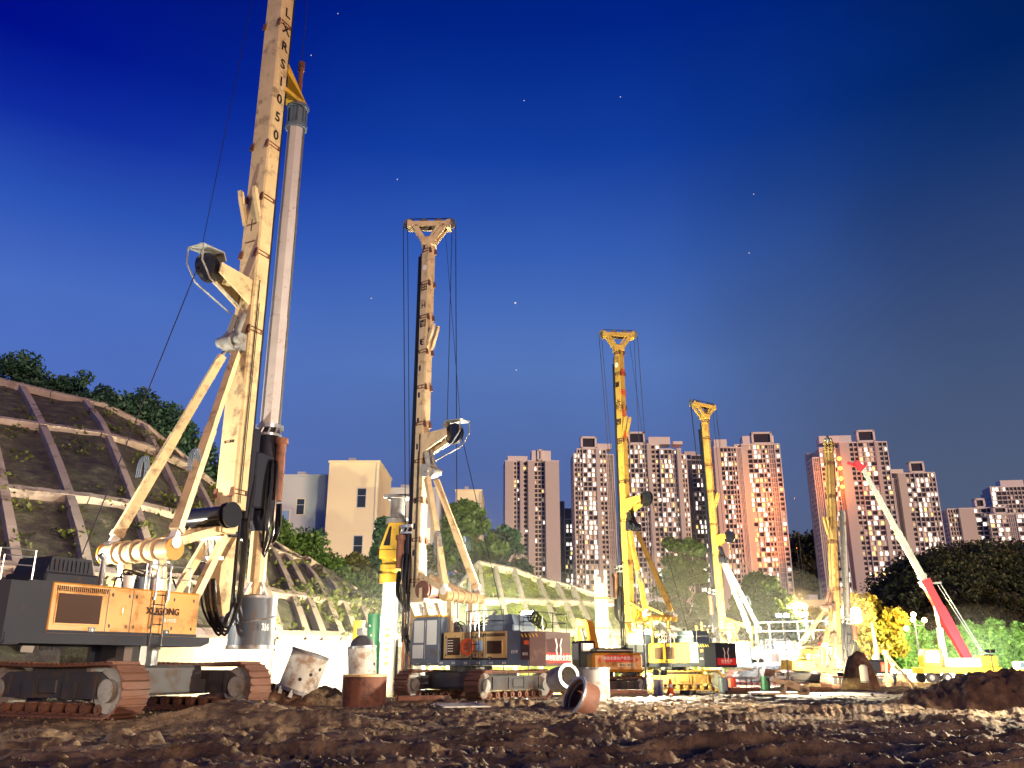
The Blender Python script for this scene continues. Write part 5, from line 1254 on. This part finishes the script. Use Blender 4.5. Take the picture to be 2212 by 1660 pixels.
# ------------------------------------------------------------------ site clutter round the middle rigs
def thing(name, label, cat, px, Y, group=None, rz=0, lift=0):
    p = at(px,1440,Y); root = empty(name,(p.x,Y,gz(p.x,Y)+lift),rz=R(rz)); tag(root,label,cat,group); return root
r_ = thing('site_cabin','small white cabin with a dark framed window left of the third mast','cabin',1292,60,rz=4)
q = MB(); q.box((-.95,-.8,.2),(.95,.8,2.75),.03); b_=q.build('cabin_wall','white_paint',r_); q=MB(); q.box((-1.05,-.9,2.76),(1.05,.9,2.86)); q.build('cabin_roof','pale_wall',r_); q=MB(); q.box((-.55,-.83,1.3),(.75,-.803,2.4)); f_=q.build('window_frame','black',b_); q=MB(); q.box((-.42,-.845,1.42),(.62,-.832,2.28)); q.build('window_pane','glass_lit_pale',f_); q=MB(); q.box((-.1,-.86,1.45),(.12,-.846,2.0)); q.build('window_shape','slate',f_)
r_ = thing('tremie_rack','bright white rack of upright tremie pipes left of the third mast','pipe rack',1304,64)
ht = at(1304,1232,64).z
for k in range(4): q=MB(); q.tube([(-.36+k*.24,.1*(k%2),.1),(-.36+k*.24,.1*(k%2),ht-.5*(k%3))],.11,12); q.build('tremie_pipe','white_paint',r_,smooth=True)
q=MB(); q.box((-.6,-.3,0),(.6,.4,.14)); q.box((-.55,-.2,ht*.5),(.55,-.12,ht*.5+.12)); q.box((-.55,-.2,ht*.75),(.55,-.12,ht*.75+.12)); q.build('rack_frame','yellow',r_)
r_ = thing('casing_jack','yellow three pronged casing jack left of the fourth mast','casing jack',1521,79)
ht = at(1521,1345,79).z
for k,(dx,hh_) in enumerate(((-.5,.95),(0,1.0),(.5,.9))): q=MB(); q.tube([(dx,0,0),(dx,0,ht*hh_*.6)],.15,12); q.tube([(dx,0,ht*hh_*.6),(dx,0,ht*hh_)],.09,12); q.build('jack_column','yellow',r_,smooth=True)
q=MB(); q.box((-.8,-.4,0),(.8,.4,.5),.05); q.box((-.75,-.35,ht*.45),(.75,.35,ht*.45+.3),.04); q.build('jack_frame','yellow',r_)
dr = []
for i,(px,Y,m_,lb) in enumerate(((1560,56,'slate','blue oil drum standing under the fourth rig counterweight'),(1578,58,'red_paint','red oil drum right of the blue one'),(1228,42,'yellow','yellow oil drum behind the second rig'),(1420,54,'white_paint','white oil drum just left of the traffic cone'),(1650,60,'green_paint','dark green oil drum behind the pale link arm'),(1880,70,'yellow','yellow oil drum left of the tripod derrick'))):
    r_ = thing('oil_drum',lb,'oil drum',px,Y,'oil drums on the site'); q=MB(); q.tube([(0,0,0),(0,0,.88)],.29,20); b_=q.build('drum_shell',m_,r_,smooth=True)
    for zz in (.02,.3,.6,.87): q=MB(); q.ring((0,0,zz),(0,0,1),.28,.305,.03,20); q.build('drum_hoop',m_,b_)
for i,(px,Y,rz,lb) in enumerate(((1600,53,10,'short stack of muddy timbers below the white railings'),(1760,57,-12,'timber stack in front of the ochre rig tracks'),(905,36,20,'low timber stack before the second rig tracks'),(1350,45,5,'timber baulks under the orange excavator'))):
    r_ = thing('timber_stack',lb,'timber stack',px,Y,'timber stacks on the mud',rz)
    for k in range(6): q=MB(); y0=-.35+.25*(k%3); z0=.02+.2*(k//3); q.box((-1.1+.07*k,y0,z0),(1.1-.05*k,y0+.22,z0+.18),.01); q.build('baulk','rust' if k%2 else 'bark',r_)
for i,(px,Y,lb) in enumerate(((1480,50,'grey hose coil lying left of the yellow tracks'),(1120,37,'dark hose coil in front of the second rig'),(1700,66,'hose coil beside the fifth rig'))):
    r_ = thing('hose_coil',lb,'hose coil',px,Y,'hose coils on the ground',lift=.05); q=MB()
    for k in range(4): q.ring((.03*k,.02*k,.05+.07*k),(0,0,1),.38,.45,.07,22)
    q.build('hose_loops','rubber',r_,smooth=True); q=MB(); q.tube([(.42,0,.1),(.9,.2,.05),(1.6,-.1,.04),(2.3,.25,.05)],.035,6); q.build('hose_tail','rubber',r_,smooth=True)
for i,(px,Y,lb) in enumerate(((1590,70,'red and white barrier left of the white hood'),(1640,70,'red and white barrier in the middle of the row'),(1690,70,'red and white barrier nearest the dark counterweight'))):
    r_ = thing('site_barrier',lb,'barrier',px,Y,'low barriers before the fourth rig'); q=MB()
    for zz in (.35,.75): q.box((-.9,-.03,zz),(.9,.03,zz+.2))
    b_=q.build('barrier_board','white_paint',r_)
    for k in range(4): q=MB(); q.box((-.8+.45*k,-.045,.36),(-.6+.45*k,-.031,.54)); q.build('red_stripe','red_paint',b_)
    for sx_ in (-.7,.7): q=MB(); q.box((sx_-.04,-.25,0),(sx_+.04,.25,.06)); q.box((sx_-.04,-.03,.06),(sx_+.04,.03,1.0)); q.build('barrier_leg','steel',r_)

# ------------------------------------------------------------------ mobile crane, right
pf = at(2092,1428,92); pt = at(1861,1008,92)
root = empty('mobile_crane',(pf.x,92,0)); tag(root,'yellow mobile crane with a red and white telescopic boom','crane')
A = Vector((0,0,pf.z)); B = Vector((pt.x-pf.x,0,pt.z)); d = (B-A)
C = A+d*.40; D_ = A+d*.70
q = MB(); q.bar(A-d.normalized()*.3,C,.62,.86); q.bar(C-d*.03,C,.8,1.05); q.bar(A+d*.12,A+d*.26,.66,1.0); o = q.build('boom_base','red_boom',root)
q = MB(); q.bar(C,A+d*.64,.46,.62); q.bar(A+d*.41,A+d*.425,.6,.8); q.build('boom_section','pale_boom',root)
q = MB(); q.bar(A+d*.64,A+d*.85,.38,.5); q.bar(A+d*.64,A+d*.65,.5,.66); q.build('boom_section','pale_boom',root)
q = MB(); q.bar(A+d*.85,A+d*.99,.3,.42); q.bar(A+d*.85,A+d*.86,.42,.56); q.build('boom_section','pale_boom',root)
q = MB(); q.bar(A+d*.985,A+d*1.0+Vector((-.7,0,.5)),.5,.6); q.bar(A+d*.985,A+d*.985+Vector((.5,0,.7)),.2,.2); q.bar(A+d*.985+Vector((-1.6,0,.7)),A+d*.985+Vector((-.2,0,.2)),.2,.3); q.build('boom_head','red_boom',root)
q = MB(); q.bar(C-d*.02,C+Vector((1.8,0,-.3)),.12,.2); q.tube([C+Vector((1.6,0,-.2)),A+Vector((1.6,0,.9))],.05,5); q.tube([C+Vector((1.2,0,-.2)),A+Vector((1.4,0,.9))],.04,5); q.build('boom_rope_guide','pale_boom',root)
E = Vector((at(2040,1424,92).x-pf.x,0,1.9)); G = A+d*.30
q = MB(); q.cyl(E,E.lerp(G,.55),.34,16); q.build('lift_cylinder','white_paint',root,smooth=True); q = MB(); q.cyl(E.lerp(G,.55),G,.2,12); q.build('cylinder_rod','bright_steel',root,smooth=True)
q = MB(); q.box((-5.4,-1.3,.9),(2.6,1.3,1.5),.05); q.build('chassis','tank_yellow',root)
q = MB(); q.box((-3.0,-1.2,1.51),(1.8,1.2,2.4),.08); q.build('superstructure','white_paint',root)
q = MB(); q.box((.6,-1.25,1.5),(2.4,1.25,2.6),.1); q.build('counterweight','tank_yellow',root)
q = MB(); q.prism([(-5.2,1.51),(-3.4,1.51),(-3.3,2.9),(-3.6,3.25),(-4.9,3.25),(-5.2,2.6)],-1.25,-.2); c=q.build('cab','tank_yellow',root)
q = MB(); q.prism([(-5.0,1.95),(-3.6,1.95),(-3.5,2.8),(-3.7,3.1),(-4.8,3.1),(-5.0,2.6)],-1.265,-1.252); q.build('cab_window','glass_lit_pale',c)
for xx in (-4.6,-3.0,-.6,1.2):
    q = MB(); q.cyl((xx,1.35,.5),(xx,.95,.5),.5,20); q.build('wheel','black',root,smooth=True); q = MB(); q.cyl((xx,-1.35,.5),(xx,-.95,.5),.5,20); w_=q.build('wheel','black',root,smooth=True); q=MB(); q.cyl((xx,-1.37,.5),(xx,-1.352,.5),.26,16); q.build('wheel_hub','grey_paint',w_)
# green fence sheeting behind crane base
pa = at(1905,1440,100); pb = at(2240,1447,100); root = empty('site_hoarding',(pa.x,100,0)); tag(root,'low pale green hoarding along the far edge of the site','fence')
q = MB()
for k in range(14): x=(pb.x-pa.x)*k/14; q.box((x,0,0),(x+(pb.x-pa.x)/14-.06,.06,1.25))
q.build('hoarding_panel','pale_boom',root); q=MB()
for k in range(15): x=(pb.x-pa.x)*k/14; q.box((x-.07,-.05,0),(x+.0,.12,1.4))
q.build('hoarding_post','grey_paint',root)
# small yellow roller / loader and cab right
def loader(label, px, py, Y, w_, h_, m, cabm, sc=1):
    p=at(px,py,Y); root=empty('wheel_loader',(p.x,Y,gz(p.x,Y))); root.scale=(sc,sc,sc); tag(root,label,'loader','small yellow machines behind the earth heap')
    q=MB(); q.box((-w_/2,-1,.7),(w_/2,1,.7+h_),.25); q.build('body',m,root); q=MB(); q.prism([(-w_/2-.6,.25),(-w_/2,.3),(-w_/2,.9),(-w_/2-.5,.9)],-1.1,1.1); q.build('bucket','steel',root)
    q=MB(); q.box((-.2,-.8,.7+h_),(w_/2-.3,.8,1.7+h_),.1); c=q.build('cab',cabm,root); q=MB(); q.box((0,-.812,.85+h_),(w_/2-.5,-.802,1.55+h_)); q.build('cab_window','glass',c)
    for s_ in (-1,1):
        for ya,yb in ((-1.15,-.8),(.8,1.15)): q=MB(); q.cyl((s_*w_*.3,ya,.55),(s_*w_*.3,yb,.55),.55,20); q.build('wheel','black',root,smooth=True)
loader('yellow loader half hidden behind the earth heap, left one', 2158,1470,58,2.6,.9,'tank_yellow','tank_yellow',.5)
loader('pale cab loader at the right edge behind the earth heap', 2200,1455,96,3.6,1.2,'yellow','cream',.75)
# A-frame tripod and thin mast near the person
p=at(1922,1475,74); root=empty('tripod_derrick',(p.x,74,0)); tag(root,'small pale yellow tripod derrick left of the person','derrick')
top_=Vector((at(1912,1410,74).x-p.x,0,at(1912,1410,74).z)); q=MB()
for e in ((-.3,-.2),(.9,-.4),(2.2,.5)): q.bar((e[0],e[1],0),top_,.13,.16)
q.cyl(top_-Vector((0,0,.2)),top_+Vector((0,0,.2)),.28,12); q.build('tripod_legs','cream',root); q=MB(); q.box((-.2,-.4,0),(1.4,.5,1.0),.04); q.build('engine_box','cream',root); q=MB(); q.cyl((.5,-.5,1.1),(.5,.5,1.1),.25,14); q.build('winch_drum','steel',root)
p=at(1898,1440,80); t_=at(1883,1345,80); root=empty('light_pole',(p.x,80,0)); tag(root,'thin white pole rising beside the small orange red excavator','pole')
q=MB(); q.tube([(0,0,0),(0,0,3.0),(t_.x-p.x,0,t_.z)],[.22,.2,.07],10); q.build('pole_shaft','white_paint',root,smooth=True); q=MB(); q.tube([(0,0,1.4),(-.1,0,2.0),(-.2,0,2.6)],[.4,.45,.2],12); q.build('pole_fitting','white_paint',root,smooth=True)

# ------------------------------------------------------------------ the person
def person(px, py, Y):
    p = at(px,py,Y); z0 = gz(p.x,Y); root = empty('person',(p.x,Y,z0+.02),rz=R(200)); tag(root,'person in a pale shirt and light helmet walking near the earth heap','person')
    J = dict(pel=(0,0,.95),wai=(0,.02,1.12),che=(0,.05,1.34),nek=(0,.08,1.49),hd1=(0,.10,1.58),hd2=(0,.11,1.70),
      lh=(.10,0,.90),lk=(.12,.14,.50),la=(.12,.02,.09),lt=(.13,.17,.04), rh=(-.10,0,.90),rk=(-.11,.02,.49),ra=(-.12,-.20,.11),rt=(-.12,-.05,.03),
      ls=(.19,.05,1.42),le=(.25,-.05,1.15),lw=(.24,.10,.92),lf=(.24,.15,.83), rs=(-.19,.05,1.42),re=(-.25,.10,1.16),rw=(-.22,.28,1.02),rf=(-.21,.34,.96))
    E_ = [('pel','wai'),('wai','che'),('che','nek'),('nek','hd1'),('hd1','hd2'),('pel','lh'),('lh','lk'),('lk','la'),('la','lt'),('pel','rh'),('rh','rk'),('rk','ra'),('ra','rt'),('che','ls'),('ls','le'),('le','lw'),('lw','lf'),('che','rs'),('rs','re'),('re','rw'),('rw','rf')]
    rad = dict(pel=.14,wai=.125,che=.15,nek=.058,hd1=.085,hd2=.09,lh=.095,lk=.06,la=.042,lt=.04,rh=.095,rk=.06,ra=.042,rt=.04,ls=.06,le=.045,lw=.03,lf=.035,rs=.06,re=.045,rw=.03,rf=.035)
    def grow(name, names, edges, m, extra=0):
        ids = {n:i for i,n in enumerate(names)}; me = bpy.data.meshes.new(name); me.from_pydata([J[n] for n in names],[(ids[a],ids[b]) for a,b in edges],[])
        o = bpy.data.objects.new(name,me); COL.objects.link(o); md=o.modifiers.new('s','SKIN'); o.modifiers.new('d','SUBSURF').levels=1
        for i,n in enumerate(names): me.skin_vertices[0].data[i].radius=(rad[n]+extra,)*2; me.skin_vertices[0].data[i].use_root=(i==0)
        dg=bpy.context.evaluated_depsgraph_get(); m2=bpy.data.meshes.new_from_object(o.evaluated_get(dg)); bpy.data.objects.remove(o)
        m2.materials.clear(); m2.materials.append(M[m]); m2.polygons.foreach_set('use_smooth',[True]*len(m2.polygons)); o=bpy.data.objects.new(name,m2); COL.objects.link(o); o.parent=root; return o
    grow('body', list(J), E_, 'skin')
    grow('shirt', ['che','wai','pel','nek','ls','le','lw','rs','re','rw'], [('che','wai'),('wai','pel'),('che','nek'),('che','ls'),('ls','le'),('le','lw'),('che','rs'),('rs','re'),('re','rw')], 'shirt', .022)
    grow('trousers', ['pel','lh','lk','la','rh','rk','ra'], [('pel','lh'),('lh','lk'),('lk','la'),('pel','rh'),('rh','rk'),('rk','ra')], 'trousers', .018)
    q=MB(); q.tube([(0,.11,1.66),(0,.11,1.72),(0,.11,1.80),(0,.11,1.83)],[.145,.13,.09,.02],18); q.build('helmet','white_paint',root,smooth=True)
person(1934,1482,72)

# ------------------------------------------------------------------ street lamps with globe clusters
def globelamp(label, px, pytop, Y, energy, n=7, r=.28):
    p = at(px,pytop,Y); root=empty('street_lamp',(p.x,Y,0)); tag(root,label,'street lamp','globe cluster street lamps'); h=p.z
    q=MB(); q.tube([(0,0,0),(0,0,1.2),(0,0,h-.5)],[.18,.12,.08],12)
    for k in range(n-1):
        a=k*2*math.pi/(n-1); lv = h-.9-(k%2)*.9; q.tube([(0,0,lv-.3),(1.0*math.cos(a),1.0*math.sin(a),lv-.35),(1.2*math.cos(a),1.2*math.sin(a),lv)],.04,6)
    q.build('lamp_post','dark_paint',root)
    globe_obj('lamp_globe',(0,0,h),r,'globe_warm',root)
    for k in range(n-1): a=k*2*math.pi/(n-1); lv = h-.9-(k%2)*.9; globe_obj('lamp_globe',(1.2*math.cos(a),1.2*math.sin(a),lv+r*.9),r,'globe_warm',root)
    ptlight((0,-1.9,h-.6), energy, (1,.62,.2), .5, parent=root)
globelamp('globe cluster lamp left of the ochre mast', 1716,1300,108,14000,11,.34)
globelamp('globe cluster lamp glowing behind the ochre mast', 1828,1312,104,20000,13,.46)
globelamp('small globe lamp between golden tree and crane boom', 1973,1328,104,16000,4,.3)

# ------------------------------------------------------------------ floodlights on the site
def flood(label, pos, target, energy, col=(1,.9,.68), ang=130, n=2, h=None, lens='lamp_lens', rr=.2):
    root=empty('floodlight_mast',(pos[0],pos[1],0)); tag(root,label,'floodlight','site floodlights'); z=pos[2]
    q=MB(); q.tube([(0,0,0),(0,0,z)],.05,8)
    for k in range(3): a=k*2.09; q.tube([(.6*math.cos(a),.6*math.sin(a),0),(0,0,min(1.2,z*.6))],.03,6)
    q.build('stand','steel',root)
    d=(Vector(target)-Vector(pos)).normalized(); side=d.cross(Vector((0,0,1))).normalized()
    for k in range(n):
        c=Vector((0,0,z))+side*((k-(n-1)/2)*.5)+d*.12; m=Matrix.Translation(c)@d.to_track_quat('-Z','Y').to_matrix().to_4x4()
        q=MB(); q.box((-.2,-.15,-.02),(.2,.15,.14),.03); q.xf(m).build('lamp_housing','dark_paint',root)
        q=MB(); q.box((-.17,-.12,-.035),(.17,.12,-.022)); q.xf(m).build('lamp_lens',lens,root)
    spot(Vector((0,0,z))+d*.35, Vector(target)-Vector((pos[0],pos[1],0)), energy, col, ang, rr, .6, parent=root)
    return root
FL = [
 ('floodlight left of the nearest rig aimed at its mast', (-19,28.5,2.6), (-10.5,32,11), 5200, (1,.90,.70), 110),
 ('floodlight low by the white wall behind the nearest rig', (-7.2,41.5,2.2), (-13,47,2.5), 2600, (1,.86,.5), 150),
 ('floodlight beside the power pack aimed at the slope', (-5.2,50.5,2.0), (-14,66,5), 14000, (1,.86,.5), 140),
 ('floodlight behind the second rig aimed at the green slope', (-.5,53,2.4), (8,84,6), 24000, (1,.92,.45), 150),
 ('floodlight facing the second rig power pack', (-4.2,52.5,3.2), (-5,45,5), 9000, (1,.92,.72), 150),
 ('floodlight on the roof line of the second rig', (.9,48.5,4.3), (-3,44.5,9), 10000, (1,.9,.7), 150),
 ('floodlight behind the third rig aimed at its mast', (8.4,69,2.0), (9,64,12), 6000, (1,.84,.45), 150),
 ('floodlight between the excavator and the third rig', (9.2,56.0,1.2), (8.5,64,4), 700, (1,.88,.5), 120),
 ('floodlight facing the white hood of the fourth rig', (20,73,2.0), (24,83,3), 12000, (1,.95,.8), 150),
 ('floodlight at the foot of the fourth rig mast', (18.2,80,1.2), (20,86,14), 8500, (1,.84,.42), 140),
 ('floodlight in front of the ochre rig', (24.5,66.5,1.0), (27.5,75,9), 9000, (1,.84,.5), 140),
 ('floodlight beside the excavator shining toward the viewer over the mud', (7.2,48.5,3.4), (3,22,0), 7000, (1,.88,.62), 80),
 ('tall floodlight near the ochre rig shining over the mud', (19,62,5.0), (9,24,0), 15000, (1,.88,.62), 70),
 ('floodlight added among the trees to brighten the cream block', (-19,112,3.0), (-25,135,12), 9000, (1,.93,.72), 110),  # added lamp that lifts the building wall and nearby trees
 ('floodlight in front of the mobile crane', (46,86,3.0), (47,92,1.5), 1100, (1,.95,.8), 150),
 ('floodlight by the mobile crane aimed at the bushes', (49.5,93,2.6), (52,112,5), 24000, (.95,1,.75), 150),
]
FM = 3.2
for f in FL: flood(f[0], f[1], f[2], f[3]*FM, f[4], f[5])
# site lamps standing at the camera side: one warm at the left, one raking the mud from the right; the other two are added for brightness
flood('warm floodlight on the near side lighting the orange hood', (-15.5,8,4.2), (-11.5,28,3.4), 3600, (1,.66,.38), 42, lens='lamp_lens')
flood('unseen floodlight added to brighten the mud at the left', (-24,16,1.8), (-13,19.5,0), 9000, (1,.84,.6), 48)  # added lamp brightening the left foreground
flood('floodlight raking the mud from the right', (26,27,1.9), (2,25,0), 88000, (1,.86,.62), 90)
flood('unseen floodlight added at the right to brighten the second rig', (20,24,4.0), (-2,43,2.5), 30000, (1,.82,.58), 40)  # added lamp brightening the second rig's body

# ------------------------------------------------------------------ stars
emit('starlight', (1,.95,.9), .45)
for i,(px,py) in enumerate(((1113,655),(672,120),(802,645),(1132,218),(1340,210),(1628,420),(1618,547),(1115,800),(730,30),(858,388))):
    p = at(px,py,3600); o = globe_obj('star', (0,0,0), 4.6 if i == 0 else 2.6, 'starlight', None, 6); o.location = p
    tag(o, 'brightest star right of the second mast top' if i == 0 else ('', 'faint star just right of the nearest kelly bar top', 'faint star between the first and second masts', 'faint star high above the middle of the sky', 'faint star high up right of the middle', 'upper of the two faint stars above the orange lit tower', 'lower of the two faint stars above the orange lit tower', 'faint star low between the second and third masts', 'faint star at the very top of the sky', 'faint star left above the second mast top')[i], 'star', 'stars in the night sky')

# ------------------------------------------------------------------ smoke plumes, plus haze volumes added for the glow round lamps
def smoke(label, c, rx, ry, rz, dens, col=(.9,.92,.96,1)):
    m = bpy.data.materials.new('smoke'); m.use_nodes = True; t_ = m.node_tree; t_.nodes.clear()
    o_ = t_.nodes.new('ShaderNodeOutputMaterial'); pv = t_.nodes.new('ShaderNodeVolumePrincipled'); pv.inputs['Color'].default_value = col; pv.inputs['Density'].default_value = dens; pv.inputs['Anisotropy'].default_value = .3
    t_.links.new(pv.outputs[0], o_.inputs['Volume']); M['smoke'] = m
    o = globe_obj('smoke', (0,0,0), 1, 'smoke', None, 24); o.location = c; o.scale = (rx,ry,rz); tag(o, label, 'smoke', kind='stuff')
SMOKES = [
 ('pale smoke drifting up behind the second rig', (-1.0,54,5), 9, 6, 8.5, .0022),
 ('haze volume added for glow round the feet of the third and fourth rigs', (14,73,3.5), 15, 12, 7.5, .0055),  # added volume that makes the floodlights glow
 ('grey smoke plume in front of the tall green tree', (18,92,10), 4.0, 4, 12, .006),
 ('haze volume added for glow beside the mobile crane', (49,94,3), 8, 6, 5, .0015),
 ('haze volume added as glow round the lamp behind the ochre mast', tuple(at(1830,1320,103)), 3.2, 3, 2.6, .006),  # added volume standing for the glow of the lamp globes
 ('haze volume added as glow round the lamp left of the ochre mast', tuple(at(1716,1312,107)), 3.0, 3, 2.4, .005),
 ('haze volume added for glow over the floodlit foot of the slope', (-7,47,2), 7, 5, 5, .003),
]
for a_ in SMOKES: smoke(*a_)
